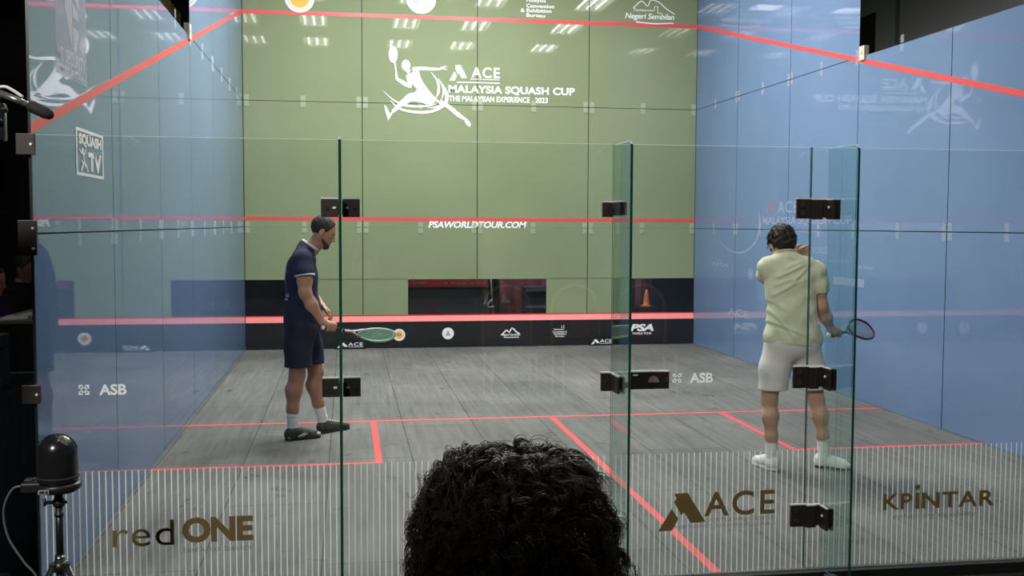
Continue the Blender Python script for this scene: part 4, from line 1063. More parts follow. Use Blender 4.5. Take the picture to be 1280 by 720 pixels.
# ---------------------------------------------------------------- player in pale green, back to us, wiping his face on the sleeve
p2 = thing('person', 'squash player in pale green shirt and white shorts, seen from behind, wiping face', 'person', (1.38, 2.05, 0.0))
h2 = Head((-0.140, 0.085, 1.612), PI / 2 - 0.10, 0.42, 0.0, 1.0)
def torso2(v, e=0.0):
    v.ell((-0.098, 0.015, 1.30), (0.178 + e, 0.112 + e, 0.22 + e)); v.ell((-0.088, 0.01, 1.07), (0.155 + e, 0.108 + e, 0.21 + e)); v.ell((-0.082, 0.01, 0.92), (0.166 + e, 0.118 + e, 0.14 + e))
    v.cap((-0.262, 0.035, 1.440), (0.062, 0.0, 1.412), 0.058 + e, 0.060 + e); v.cap((-0.215, 0.02, 1.462), (-0.135, 0.03, 1.500), 0.050 + e, 0.054 + e); v.cap((0.02, 0.0, 1.445), (-0.135, 0.03, 1.500), 0.050 + e, 0.054 + e)
v = Vol(0.006, 0.035); torso2(v); v.cap((-0.135, 0.03, 1.47), (-0.140, 0.075, 1.58), 0.060, 0.058); h2.flesh(v)
v.chain([(0.082, 0.0, 1.405), (0.105, -0.005, 1.28), (0.126, -0.005, 1.165), (0.175, 0.03, 1.085), (0.243, 0.085, 0.998)], [0.058, 0.050, 0.043, 0.043, 0.027])
AX2 = np.array((0.80, 0.60, 0.01)); AX2 /= np.linalg.norm(AX2); G2 = np.array((0.285, 0.118, 0.952))
grip_hand(v, (0.243, 0.085, 0.998), G2, AX2, (0.1, -0.55, 0.6), 0.0155, -1)
v.chain([(-0.255, 0.04, 1.44), (-0.230, 0.16, 1.39), (-0.195, 0.270, 1.368), (-0.14, 0.275, 1.45), (0.005, 0.245, 1.512)], [0.056, 0.050, 0.044, 0.042, 0.027])
open_hand(v, (0.008, 0.245, 1.514), (0.93, 0.05, 0.32), (0, 1, 0.1), (0.1, 0.1, 1), 0.14, 0.012)
v.chain([(-0.168, 0.01, 0.90), (-0.215, 0.02, 0.70), (-0.240, 0.025, 0.50), (-0.240, -0.002, 0.385), (-0.230, 0.0, 0.24), (-0.222, 0.01, 0.10)], [0.098, 0.082, 0.053, 0.055, 0.040, 0.034])
v.chain([(0.004, 0.01, 0.90), (0.065, 0.02, 0.70), (0.112, 0.02, 0.50), (0.132, -0.008, 0.385), (0.156, -0.005, 0.24), (0.172, 0.0, 0.10)], [0.098, 0.082, 0.053, 0.055, 0.040, 0.034])
v.cap((-0.222, 0.01, 0.06), (-0.24, 0.12, 0.042), 0.030, 0.024); v.cap((0.172, 0.01, 0.06), (0.245, -0.045, 0.042), 0.030, 0.024)
v.build('body', M['skin_tan'], p2); h2.face_parts(p2)
v = Vol(0.006, 0.02); h2.ell(v, (-0.010, 0, 0.036), (0.112, 0.093, 0.104)); h2.ell(v, (-0.062, 0, -0.025), (0.050, 0.074, 0.065))
v.cut(h2.T((0.045, 0, 0.03)), h2.R @ np.array((0.85, 0, -0.6))); v.cut(h2.T((-0.05, 0, -0.078)), h2.R @ np.array((0.0, 0, -1.0)))
v.disp = lambda X, Y, Z: 0.006 * np.sin(X * 75 + 2 * np.sin(Z * 40)) * np.sin(Z * 70 + 2 * np.sin(Y * 60) + X * 30) + 0.003 * np.sin(X * 160 + Z * 60)
hr2 = v.build('hair', M['hair_black'], p2, 'tousled black hair')
strands(hr2, 'locks', M['hair_black'], h2, 260, 0.05, 5, lambda u: (u[0] < 0.35 and u[2] > -0.55) or u[2] > 0.55, np.array((0.106, 0.086, 0.100)), 6, 0.004, 1.2, 0.0011, None, 7, 0.45, 0.004, 0.5)
v = Vol(0.006, 0.035); torso2(v, 0.014); v.ell((-0.085, 0.0, 1.08), (0.188, 0.140, 0.26)); v.ell((-0.080, 0.0, 0.94), (0.213, 0.155, 0.16))
v.chain([(0.075, 0.0, 1.410), (0.098, -0.005, 1.32), (0.118, -0.006, 1.20)], [0.074, 0.068, 0.072], 0.03); v.chain([(-0.252, 0.04, 1.44), (-0.232, 0.13, 1.395), (-0.205, 0.24, 1.37)], [0.072, 0.066, 0.070], 0.03)
CR = []  # creases of the shirt back: (x0, z0, x1, z1, height)
for a, b, c, e, hgt in ((195, 250, 275, 218, 1.0), (150, 300, 285, 235, 1.1), (140, 345, 240, 300, 0.9), (215, 330, 320, 235, 0.9), (135, 395, 235, 330, 0.9), (120, 420, 180, 470, 0.7), (118, 470, 215, 610, 1.1), (112, 530, 320, 625, 1.0), (300, 400, 345, 560, 0.7), (375, 215, 425, 300, 0.9), (385, 330, 432, 372, 0.8), (270, 560, 345, 640, 0.7), (205, 190, 245, 205, 0.8)):
    fx_ = lambda q: -0.297 + (930 + q / 4.235 - 955) * 0.006014
    fz_ = lambda q: 0.912 + (428 - 275 - q / 4.235) * 0.005667
    CR.append((fx_(a), fz_(b), fx_(c), fz_(e), hgt))
def disp2(X, Y, Z):
    D = 0.0025 * np.sin((X * 0.75 - Z * 0.95) * 44 + 2.2 * np.sin(Z * 7 + X * 5)) + 0.0015 * np.sin(X * 80 + Z * 35) + 0 * Y
    for x0, z0, x1, z1, hgt in CR:
        dx, dz = x1 - x0, z1 - z0; l2 = dx * dx + dz * dz; l = math.sqrt(l2)
        t = np.clip(((X - x0) * dx + (Z - z0) * dz) / l2, 0, 1); s_ = ((X - x0) * dz - (Z - z0) * dx) / l + 0.012 * np.sin(t * 3.1)
        e2 = (X - x0 - t * dx) ** 2 + (Z - z0 - t * dz) ** 2
        w_ = 0.5 + 0.5 * np.sin(np.clip(t, 0.02, 0.98) * PI)
        D = D - hgt * w_ * (0.0095 * np.exp(-e2 / 0.00016) - 0.0065 * np.exp(-((s_ - 0.022) ** 2) / 0.00022) * np.exp(-e2 / 0.0012))
    return D
v.disp = disp2; v.cut((0, 0, 0.897), (-0.06, 0, -1)); v.cut((-0.137, 0.035, 1.548), (0, 0.35, 0.94))
_arr2 = v.arrays
def arrays2():
    D, lo = _arr2(); h = v.h
    ax = [lo[i] + h * np.arange(D.shape[i]) for i in range(3)]; X, Y, Z = np.meshgrid(*ax, indexing='ij', sparse=True)
    p = np.array((0.118, 0, 1.262)); n = np.array((0.12, 0, -1.0)); n /= np.linalg.norm(n)
    pl = (X - p[0]) * n[0] + (Z - p[2]) * n[2] + 0 * Y
    D = np.maximum(D, np.minimum(pl, X - 0.060 + 0 * pl - np.clip(1.05 - Z, 0, 1) * 3).astype(np.float32))
    D = np.maximum(D, np.minimum(Y - 0.20, -0.17 - X + 0 * Y + 0 * Z).astype(np.float32) if False else (np.minimum(Y - 0.205, -(X + 0.10)) + 0 * Z).astype(np.float32))
    return D, lo
v.arrays = arrays2
sh2 = v.build('shirt', M['sage'], p2, 'pale green creased shirt')
bm = B(); tube(bm, [(-0.137 + 0.072 * math.cos(a), 0.045 + 0.066 * math.sin(a), 1.543 - 0.024 * math.sin(a)) for a in np.linspace(0, 2 * PI, 28)[:-1]], 0.008, 8, closed=True); obj('collar', bm, M['sage'], sh2, True)
v = Vol(0.006, 0.03)
v.ell((-0.082, 0.0, 0.92), (0.20, 0.146, 0.15)); v.chain([(-0.172, 0.005, 0.88), (-0.208, 0.01, 0.72), (-0.228, 0.01, 0.52)], [0.118, 0.106, 0.108]); v.chain([(0.008, 0.005, 0.88), (0.048, 0.01, 0.72), (0.075, 0.01, 0.52)], [0.118, 0.106, 0.108])
v.disp = folds(0.0045, 30, 26, 13, 0.6); v.cut((0, 0, 0.575), (0, 0, -1)); v.cut((0, 0, 1.02), (0, 0, 1)); v.build('shorts', M['shorts_white'], p2, 'loose off white shorts')
for a, b in (((-0.226, 0.005, 0.225), (-0.222, 0.01, 0.06)), ((0.160, -0.003, 0.225), (0.172, 0.0, 0.06))):
    v = Vol(0.005, 0.02); v.cap(a, b, 0.045, 0.041); a_ = np.array(a); b_ = np.array(b); v.cut(a_, a_ - b_); v.cut((0, 0, 0.05), (0, 0, -1)); v.disp = folds(0.0012, 0, 0, 160); o = v.build('sock', M['white_cloth'], p2, 'white ankle sock')
    bm = B(); c = a_ + (b_ - a_) * 0.14; tube(bm, [c + np.array((0.0455 * math.cos(q), 0.0455 * math.sin(q), 0)) for q in np.linspace(0, 2 * PI, 20)[:-1]], 0.003, 6, closed=True); obj('sock_band', bm, M['grey_print'], o, True, 'grey sock band')
shoe(p2, (-0.212, -0.045), (-0.258, 0.225), M['shoe_white'], M['sole_white']); shoe(p2, (0.130, 0.050), (0.318, -0.105), M['shoe_white'], M['sole_dark'])
rk2 = racket('squash_racket', 'dark squash racket with a pink tip held low by the pale green shirted player', tuple(np.array((1.38, 2.05, 0)) + G2 - AX2 * 0.085), tuple(AX2), (-0.40, 0.53, 0.75), M['black'], mat('dark_strings', (0.05, 0.06, 0.08), 0.4), mat('pink_bumper', (0.75, 0.12, 0.25), 0.4), M['white_cloth'])

# ---------------------------------------------------------------- seated people: spectator in front of the lens, two people at a table beyond the left wall
def seated(name_label, loc, rz, shirt, trousers, skin, nod=0.1, hz=1.205, hsc=1.0):
    """figure on a seat 0.45 m above its root, facing local +x"""
    t = thing('person', name_label, 'person', loc, rz)
    hd = Head((0.045, 0, hz), 0, nod, 0, hsc)
    def tr(v, e=0):
        v.ell((-0.01, 0, 0.86), (0.118 + e, 0.172 + e, 0.22 + e)); v.ell((-0.01, 0, 0.64), (0.125 + e, 0.158 + e, 0.19 + e)); v.ell((0.0, 0, 0.54), (0.135 + e, 0.175 + e, 0.10 + e)); v.cap((0, -0.165, 0.985), (0, 0.165, 0.985), 0.06 + e); v.cap((0, -0.09, 1.02), (0.01, 0, 1.06), 0.05 + e); v.cap((0, 0.09, 1.02), (0.01, 0, 1.06), 0.05 + e)
    arms = [[(0, s * 0.20, 0.975), (0.03, s * 0.235, 0.80), (0.06, s * 0.235, 0.70), (0.18, s * 0.19, 0.645), (0.30, s * 0.12, 0.625)] for s in (-1, 1)]
    legs = [[(0.02, s * 0.09, 0.545), (0.24, s * 0.11, 0.545), (0.44, s * 0.12, 0.50), (0.45, s * 0.12, 0.36), (0.42, s * 0.12, 0.20), (0.40, s * 0.12, 0.08)] for s in (-1, 1)]
    v = Vol(0.008, 0.03); tr(v); v.cap((0.0, 0, 1.03), (0.03, 0, 1.13), 0.058, 0.056); hd.flesh(v)
    for s, a in zip((-1, 1), arms):
        v.chain(a, [0.056, 0.05, 0.044, 0.042, 0.027]); open_hand(v, a[-1], (0.85, -s * 0.45, -0.1), (0, 0, -1), (0.3, -s, 0.1), 0.35)
    for s, l in zip((-1, 1), legs): v.chain(l, [0.09, 0.078, 0.058, 0.056, 0.042, 0.036]); v.cap((0.40, s * 0.12, 0.07), (0.52, s * 0.13, 0.045), 0.034, 0.03)
    v.build('body', skin, t); hd.face_parts(t)
    v = Vol(0.008, 0.03); tr(v, 0.014)
    for a in arms: v.chain(a[:3] + [a[3]], [0.072, 0.066, 0.06, 0.056])
    v.disp = folds(0.003, 34, 30, 20); v.cut((0.015, 0, 1.075), (0.2, 0, 1)); v.cut((0, 0, 0.53), (0, 0, -1)); v.build('shirt', shirt, t)
    v = Vol(0.008, 0.03); v.ell((0, 0, 0.545), (0.15, 0.19, 0.095))
    for l in legs: v.chain(l[:5], [0.102, 0.09, 0.074, 0.07, 0.062])
    v.cut((0, 0, 0.20), (0, 0, -1)); v.cut((0, 0, 0.455), (0.0, 0, -1)) if False else None
    v.build('trousers', trousers, t)
    for s in (-1, 1): shoe(t, (0.345, s * 0.118), (0.625, s * 0.14), M['shoe_dark'], M['sole_dark'])
    return t, hd
M['dark_shirt'] = cloth('black_shirt_fabric', (0.012, 0.012, 0.013))
M['purple_shirt'] = cloth('dark_plum_fabric', (0.030, 0.018, 0.04))
M['dark_trousers'] = cloth('charcoal_fabric', (0.016, 0.016, 0.018))

# spectator: crown of curls at (-1.67, -3.93, 1.53)
slab('trim_4', (-5, -8.6, -0.32), (5, -2.95, 0.215), M['black_cloth'])
sp, hs = seated('spectator with curly dark hair seated just in front of the viewer, seen from behind', (-1.671, -4.015, 0.208), PI / 2, M['dark_shirt'], M['dark_trousers'], M['skin_dark'], nod=0.02, hz=1.188, hsc=0.96)
def locks(parent, name, m, me, n, length, seed, keep, sweep, clump, amp, cyc, th, seg, lift, spread, jit, phn, curv=0.10, stray=0.0):
    """wavy locks rooted on the hair mass, following its surface"""
    rng = np.random.RandomState(seed)
    nv_ = len(me.vertices); co_ = np.empty(nv_ * 3, np.float32); me.vertices.foreach_get('co', co_); co_ = co_.reshape(-1, 3).astype(float)
    no_ = np.empty(nv_ * 3, np.float32); me.vertices.foreach_get('normal', no_); no_ = no_.reshape(-1, 3).astype(float)
    ok = np.array([keep(p, q) for p, q in zip(co_, no_)]); ids = rng.choice(np.nonzero(ok)[0], n)
    V = []; F = []; nv = 0; tt = np.linspace(0, 1, seg); i_ = np.arange(seg - 1)
    for ix in ids:
        p, q = co_[ix], no_[ix]; sw = sweep(p, q); sw = sw - q * (sw @ q); sw /= np.linalg.norm(sw) + 1e-6; sw = sw + rng.randn(3) * jit; sw -= q * (sw @ q); sw /= np.linalg.norm(sw); sd = np.cross(q, sw)
        ph = rng.rand() * 6.28; L_ = length * (0.65 + 0.7 * rng.rand()); cy_ = cyc * (0.75 + 0.5 * rng.rand()); am = amp * (0.6 + 0.8 * rng.rand()); lf = lift * (0.5 + rng.rand()); st = stray * rng.rand()
        for c in range(clump):
            off = rng.randn(3) * spread; p2 = ph + rng.randn() * phn; l2 = L_ * (0.85 + 0.3 * rng.rand())
            u_ = tt * l2
            pts = p + off * (0.6 + 0.8 * tt[:, None]) + np.outer(u_, sw) + np.outer(lf * np.sin(tt * 2.6) + st * tt * tt - u_ ** 2 / (2 * curv), q) + np.outer(np.sin(tt * cy_ * 6.28 + p2) * am * np.minimum(tt * 3, 1), sd) + np.outer((np.cos(tt * cy_ * 6.28 + p2) + 1) * am * 0.7 * np.minimum(tt * 3, 1), q)
            rr = th * (1 - 0.75 * tt ** 3); tg = np.gradient(pts, axis=0); tg /= np.linalg.norm(tg, axis=1)[:, None] + 1e-9
            a = np.cross(tg, q + 1e-3); a /= np.linalg.norm(a, axis=1)[:, None] + 1e-9; b = np.cross(tg, a)
            for k in range(3): V.append(pts + (a * math.cos(k * 2.094) + b * math.sin(k * 2.094)) * rr[:, None])
            for k in range(3):
                k2 = (k + 1) % 3; F.append(np.stack([nv + k * seg + i_, nv + k2 * seg + i_, nv + k2 * seg + i_ + 1, nv + k * seg + i_ + 1], 1))
            nv += 3 * seg
    V = np.concatenate(V).astype(np.float32); F = np.concatenate(F).astype(np.int32)
    m2 = bpy.data.meshes.new(name); m2.vertices.add(len(V)); m2.vertices.foreach_set('co', V.ravel()); m2.loops.add(F.size); m2.loops.foreach_set('vertex_index', F.ravel())
    m2.polygons.add(len(F)); m2.polygons.foreach_set('loop_start', np.arange(0, F.size, 4, dtype=np.int32)); m2.update(calc_edges=True)
    return link_mesh(name, m2, parent, m, True)
v = Vol(0.005, 0.03)
hs.ell(v, (-0.004, 0.005, 0.028), (0.112, 0.086, 0.095)); hs.ell(v, (-0.030, 0.003, -0.040), (0.085, 0.110, 0.082), 0.05)
for t in (-1, 1): hs.ell(v, (-0.005, t * 0.036 + 0.006, 0.076), (0.072, 0.040, 0.036))
hs.ell(v, (-0.005, 0.036, 0.112), (0.045, 0.024, 0.018), 0.012); hs.ell(v, (-0.005, -0.024, 0.111), (0.045, 0.026, 0.018), 0.012)
v.cut(hs.T((0.062, 0, 0.02)), hs.R @ np.array((0.9, 0, -0.5))); v.cut(hs.T((0, 0, -0.11)), (0, 0, -1))
v.disp = lambda X, Y, Z: 0.003 * np.sin(X * 90 + 3 * np.sin(Z * 40)) * np.sin(Z * 110 + 3 * np.sin(X * 55))
hrs = v.build('hair', M['hair_black'], sp, 'thick curly dark brown hair')
zc_ = hs.p[2]
kp = lambda p, q: p[2] > zc_ - 0.10 and (p[0] < hs.p[0] + 0.05 or p[2] > zc_ + 0.06)
def swp(p, q):
    y = p[1] - 0.008; sgn = 1.0 if y > 0 else -1.0
    return np.array((-0.30 + 0.5 * math.sin(p[2] * 70 + p[1] * 50), sgn * (0.5 + 5 * abs(y)), -0.50 + 0.5 * math.sin(p[1] * 90 + p[0] * 60)))
locks(hrs, 'curls', M['hair_strand'], hrs.data, 620, 0.050, 11, kp, swp, 15, 0.0030, 2.4, 0.00052, 18, 0.004, 0.0014, 0.35, 0.25)
locks(hrs, 'top_curls', M['hair_strand'], hrs.data, 170, 0.048, 31, lambda p, q: p[2] > zc_ + 0.075 and q[2] > 0.3, swp, 14, 0.0048, 1.9, 0.00052, 20, 0.006, 0.0014, 0.9, 0.2, 0.05)
locks(hrs, 'loose_curls', M['hair_strand'], hrs.data, 420, 0.045, 23, kp, swp, 2, 0.0052, 2.0, 0.00042, 24, 0.006, 0.002, 1.0, 0.4, 0.08, 0.010)
# gold framed banquet chairs of the front row
def chair(label, loc, group='gold framed banquet chairs in the front row'):
    t = thing('banquet_chair', label, 'chair', loc, PI / 2, group)
    bm = B(); box(bm, (-0.20, -0.205, 0.385), (0.22, 0.205, 0.430), 0, 0.02); obj('seat', bm, M['maroon'], t)
    bm = B(); 
    arch = [(-0.20 - 0.05 * z, y, 0.45 + z) for y, z in spline([(-0.215, 0.0), (-0.215, 0.32), (-0.15, 0.47), (0, 0.53), (0.15, 0.47), (0.215, 0.32), (0.215, 0.0)], 36)]
    tube(bm, arch, 0.014, 8); obj('back_frame', bm, M['gold'], t, True)
    bm = B(); prof = spline([(-0.20, 0.06), (-0.20, 0.32), (-0.13, 0.45), (0, 0.505), (0.13, 0.45), (0.20, 0.32), (0.20, 0.06)], 30)
    A = [bm.verts.new((-0.185 - 0.05 * z, y, 0.45 + z)) for y, z in prof]; Bv = [bm.verts.new((-0.215 - 0.05 * z, y, 0.45 + z)) for y, z in prof]
    bm.faces.new(A); bm.faces.new(Bv[::-1]); n = len(A)
    for i in range(n): bm.faces.new((A[i], A[(i + 1) % n], Bv[(i + 1) % n], Bv[i]))
    obj('backrest', recalc(bm), M['maroon'], t)
    for x, y in ((-0.19, -0.2), (-0.19, 0.2), (0.2, -0.19), (0.2, 0.19)):
        bm = B(); tube(bm, [(x, y, 0.43), (x * 1.08, y * 1.04, 0.0)], [0.013, 0.011], 8); obj('leg', bm, M['gold'], t, True)
    return t
ch = chair('gold framed maroon banquet chair under the curly haired spectator', (-1.665, -4.015, 0.216))
for x, lb in ((-0.42, 'empty gold framed maroon banquet chair second along from the curly haired spectator'), (0.20, 'empty gold framed maroon banquet chair in the middle of the front row'), (0.82, 'empty gold framed maroon banquet chair at the far right of the front row')):
    dup(ch, (x, -4.02, 0.216), PI / 2, lb)

# two people at the table beyond the left wall
slab('trim_5', (-8.6, 3.6, -0.32), (-3.6, 7.4, 0.10), M['black_cloth'])
for i, (x, y, lab, shm) in enumerate(((-4.985, 5.02, 'person in dark purple top seated at the far left table, nearer of two', M['purple_shirt']), (-4.93, 5.72, 'person in black top seated at the far left table, behind the purple one', M['dark_shirt']))):
    t, hd = seated(lab, (x, y, 0.10 - (0.075 if i == 0 else 0.0) + 0.0), -0.25, shm, M['dark_trousers'], M['skin_dark'], nod=0.25)
    v = Vol(0.007, 0.012); hd.ell(v, (-0.008, 0, 0.032), (0.104, 0.084, 0.096)); v.cut(hd.T((0.055, 0, 0.04)), hd.R @ np.array((0.9, 0, -0.45))); v.cut(hd.T((0, 0, -0.04)), hd.R @ np.array((0.3, 0, -1.0))); v.build('hair', M['hair_short'], t)
    tt = thing('stool', 'black stool under the %s person at the far left table' % ('nearer' if i == 0 else 'farther'), 'stool', (x, y, 0.10))
    s0 = 0.43 - (0.075 if i == 0 else 0)
    bm = B(); lathe(bm, [(0, s0 - 0.035), (0.15, s0 - 0.035), (0.16, s0 - 0.02), (0.15, s0 - 0.004), (0, s0 - 0.002)]); obj('seat', bm, M['black'], tt)
    for a in range(4):
        bm = B(); c, s = math.cos(a * PI / 2 + .78), math.sin(a * PI / 2 + .78); tube(bm, [(c * 0.1, s * 0.1, s0 - 0.03), (c * 0.16, s * 0.16, 0.001)], 0.012, 8); obj('leg', bm, M['black'], tt)
# ================================================================== EQUIPMENT
# table with papers, beyond the left wall
tb = thing('table', 'narrow table with a pale edge in front of two people, far left', 'table', (-4.62, 5.35, 0.10))
bm = B(); box(bm, (-0.20, -0.95, 0.78), (0.22, 0.75, 0.81), 0, 0.004); obj('table_top', bm, mat('pale_table_top', (0.30, 0.27, 0.23), 0.5), tb)
bm = B(); box(bm, (0.195, -0.93, 0.012), (0.205, 0.73, 0.779)); box(bm, (-0.185, -0.94, 0.012), (0.205, -0.93, 0.779)); obj('table_skirt', bm, M['black_cloth'], tb)
for x, y in ((-0.17, 0.7), (0.17, 0.7), (-0.17, -0.9), (0.17, -0.9)):
    bm = B(); tube(bm, [(x, y, 0.002), (x, y, 0.78)], 0.014, 8); obj('leg', bm, M['black'], tb)
for i, (x, y, r, lb) in enumerate(((-4.66, 4.62, 0.2, 'white sheet of paper on the far left table, nearest the viewer'), (-4.60, 5.05, -0.3, 'white sheet of paper on the far left table, middle'), (-4.58, 5.45, 0.1, 'white sheet of paper on the far left table, farthest from the viewer'))):
    bm = B()
    N = 6; g = [[bm.verts.new((-0.105 + 0.21 * a / N, -0.148 + 0.296 * b / N, 0.001 + 0.018 * abs(math.sin(a * 0.9 + i)) * (b / N))) for b in range(N + 1)] for a in range(N + 1)]
    for a in range(N):
        for b in range(N): bm.faces.new((g[a][b], g[a + 1][b], g[a + 1][b + 1], g[a][b + 1]))
    r_ = bmesh.ops.extrude_face_region(bm, geom=bm.faces[:]); bmesh.ops.translate(bm, vec=(0, 0, -0.0015), verts=[q for q in r_['geom'] if isinstance(q, bmesh.types.BMVert)])
    o = obj('paper_sheet', recalc(bm), M['paper'], None, True); o.location = (x, y, 0.9125); o.rotation_euler = (0, 0, r); tag(o, lb, 'paper', 'papers on the far left table')

# near table with an olive skirt and a flight case, left of the court
tb = thing('table', 'table under a dark olive skirt just left of the court', 'table', (-4.06, 0.55, -0.32))
bm = B(); box(bm, (-0.60, -0.62, 1.20), (0.60, 0.62, 1.235), 0, 0.005); obj('table_top', bm, M['olive_cloth'], tb)
bm = B(); N = 160; per = []
for i in range(N):
    s = i / N * 4; k_ = int(s); f = s - k_; c = [(-0.59, -0.61), (0.59, -0.61), (0.59, 0.61), (-0.59, 0.61), (-0.59, -0.61)]
    x = c[k_][0] + (c[k_ + 1][0] - c[k_][0]) * f; y = c[k_][1] + (c[k_ + 1][1] - c[k_][1]) * f; w_ = 1 + 0.012 * math.sin(i * 1.3); per.append((x * w_, y * w_))
A = [bm.verts.new((x, y, 1.198)) for x, y in per]; Bv = [bm.verts.new((x * 1.02, y * 1.02, 0.005)) for x, y in per]
for i in range(N): bm.faces.new((A[i], Bv[i], Bv[(i + 1) % N], A[(i + 1) % N]))
obj('table_skirt', recalc(bm), M['olive_cloth'], tb, True)
fc = thing('flight_case', 'dark grey equipment case on the olive skirted table', 'case', (-3.84, 0.35, 0.916))
bm = B(); box(bm, (-0.34, -0.28, 0.006), (0.34, 0.28, 0.20), 0, 0.008); obj('case_body', bm, mat('dark_grey_case', (0.045, 0.043, 0.034), 0.5), fc)
bm = B(); box(bm, (-0.34, -0.28, 0.205), (0.34, 0.28, 0.27), 0, 0.008); obj('lid', bm, mat('dark_grey_lid', (0.055, 0.052, 0.042), 0.5), fc)
for x in (-0.2, 0.24):
    bm = B(); box(bm, (x - 0.03, -0.292, 0.17), (x + 0.03, -0.281, 0.23), 0, 0.003); box(bm, (x - 0.012, -0.30, 0.18), (x + 0.012, -0.292, 0.22), 0, 0.002); obj('latch', bm, M['chrome'], fc)
bm = B()
for k_ in range(5):
    rr = random.Random(k_); pts = [(-3.62 + rr.uniform(-.08, .2), -0.25 + rr.uniform(-.15, .1), 0.245 + rr.uniform(-.03, .1)) for _ in range(5)]
    tube(bm, spline(pts, 30), 0.007, 6)
cb = thing('cable_stand', 'low black crate with tangled cables left of the small tripod', 'crate', (-3.52, -0.28, -0.32))
bm2 = B(); box(bm2, (-0.22, -0.18, 0.002), (0.2, 0.18, 0.50), 0, 0.01); box(bm2, (-0.235, -0.195, 0.47), (0.215, 0.195, 0.51), 0, 0.006); obj('crate', bm2, M['black'], cb)
for ch_ in [obj('cable_tangle', bm, M['black'], None, True)]:
    tag(ch_, 'tangle of black cables on the low black crate', 'cable')

# small dome camera on a light tripod
dc = thing('dome_camera', 'small black dome camera on a slim tripod in front of the left glass', 'camera', (-2.935, -0.70, -0.32))
Z0 = 0.32
bm = B(); lathe(bm, [(0, 0.735), (0.070, 0.735), (0.0745, 0.745), (0.0735, 0.79), (0.072, 0.845)] + [(0.072 * math.cos(a), 0.852 + 0.072 * math.sin(a)) for a in np.linspace(0.05, PI / 2, 10)], (0, 0, Z0), 32); obj('dome', bm, mat('glossy_black_shell', (0.010, 0.010, 0.011), 0.22), dc)
bm = B(); lathe(bm, [(0.0752, 0.752), (0.078, 0.757), (0.0752, 0.762)], (0, 0, Z0), 32); tube(bm, [(0.0745 * math.cos(a) * 0.99, -0.012 + 0.012 * math.cos(a), Z0 + 0.852 + 0.0735 * math.sin(a)) for a in np.linspace(0.2, PI - 0.2, 16)], 0.0016, 5); obj('shell_seam', bm, M['matte_black'], dc)
bm = B(); lathe(bm, [(0, 0.700), (0.070, 0.700), (0.083, 0.712), (0.084, 0.730), (0.079, 0.7345), (0, 0.7345)], (0, 0, Z0), 32); obj('base', bm, M['black'], dc)
bm = B(); box(bm, (-0.128, -0.045, Z0 + 0.704), (-0.055, 0.035, Z0 + 0.742), 0, 0.006); box(bm, (-0.118, -0.03, Z0 + 0.740), (-0.085, 0.01, Z0 + 0.754), 0, 0.003); obj('connector_box', bm, M['black'], dc)
bm = B(); box(bm, (-0.052, -0.0875, Z0 + 0.708), (-0.012, -0.079, Z0 + 0.724), 0, 0.001); obj('label_plate', bm, mat('small_grey_label', (0.25, 0.25, 0.25), 0.5), dc)
bm = B(); box(bm, (-0.046, -0.0882, Z0 + 0.711), (-0.028, -0.0876, Z0 + 0.721)); box(bm, (-0.025, -0.0882, Z0 + 0.711), (-0.016, -0.0876, Z0 + 0.721)); obj('label_print', bm, M['matte_black'], dc)
bm = B(); tube(bm, [(0, 0, Z0 + 0.668), (0, 0, Z0 + 0.700)], 0.016, 12); lathe(bm, [(0, .640), (0.021, .640), (0.024, .652), (0.021, .668), (0, .668)], (0, 0, Z0), 20); tube(bm, [(-0.048, 0, Z0 + 0.655), (0.03, 0, Z0 + 0.655)], 0.007, 8); tube(bm, [(-0.052, 0, Z0 + 0.642), (-0.052, 0, Z0 + 0.67)], 0.006, 8); obj('tilt_head', bm, M['black'], dc, True)
bm = B(); tube(bm, [(0, 0, Z0 + 0.44), (0, 0, Z0 + 0.645)], 0.0135, 12); tube(bm, [(0, 0, Z0 + 0.25), (0, 0, Z0 + 0.45)], 0.0155, 12); tube(bm, [(0, 0, Z0 + 0.60), (0, 0, Z0 + 0.615)], 0.017, 12); obj('centre_column', bm, M['black'], dc, True)
bm = B(); tube(bm, [(0, 0, Z0 + 0.425), (0, 0, Z0 + 0.445)], 0.021, 12); obj('column_lock', bm, M['chrome'], dc, True)
bm = B(); lathe(bm, [(0, .385), (0.028, .385), (0.03, .405), (0.022, .425), (0, .425)], (0, 0, Z0), 18)
for a in (-2.5, -0.4, 1.7): box(bm, (0.028 * math.cos(a) - 0.013, 0.028 * math.sin(a) - 0.013, Z0 + 0.385), (0.028 * math.cos(a) + 0.013, 0.028 * math.sin(a) + 0.013, Z0 + 0.42), 0, 0.003)
obj('spider', bm, M['black'], dc)
for a in (-2.5, -0.4, 1.7):
    c, s = math.cos(a), math.sin(a); bm = B(); tube(bm, [(c * 0.03, s * 0.03, Z0 + 0.405), (c * 0.15, s * 0.15, Z0 + 0.17), (c * 0.33, s * 0.33, 0.012)], [0.012, 0.011, 0.008], 10); lg = obj('leg', bm, M['black'], dc, True)
    bm = B(); tube(bm, [(c * 0.325, s * 0.325, 0.022), (c * 0.333, s * 0.333, 0.002)], 0.012, 10); obj('rubber_foot', bm, M['sole_dark'], lg, True)
    bm = B(); tube(bm, [(c * 0.145, s * 0.145, Z0 + 0.18), (c * 0.155, s * 0.155, Z0 + 0.160)], 0.0145, 10); obj('leg_lock', bm, M['chrome'], lg, True)
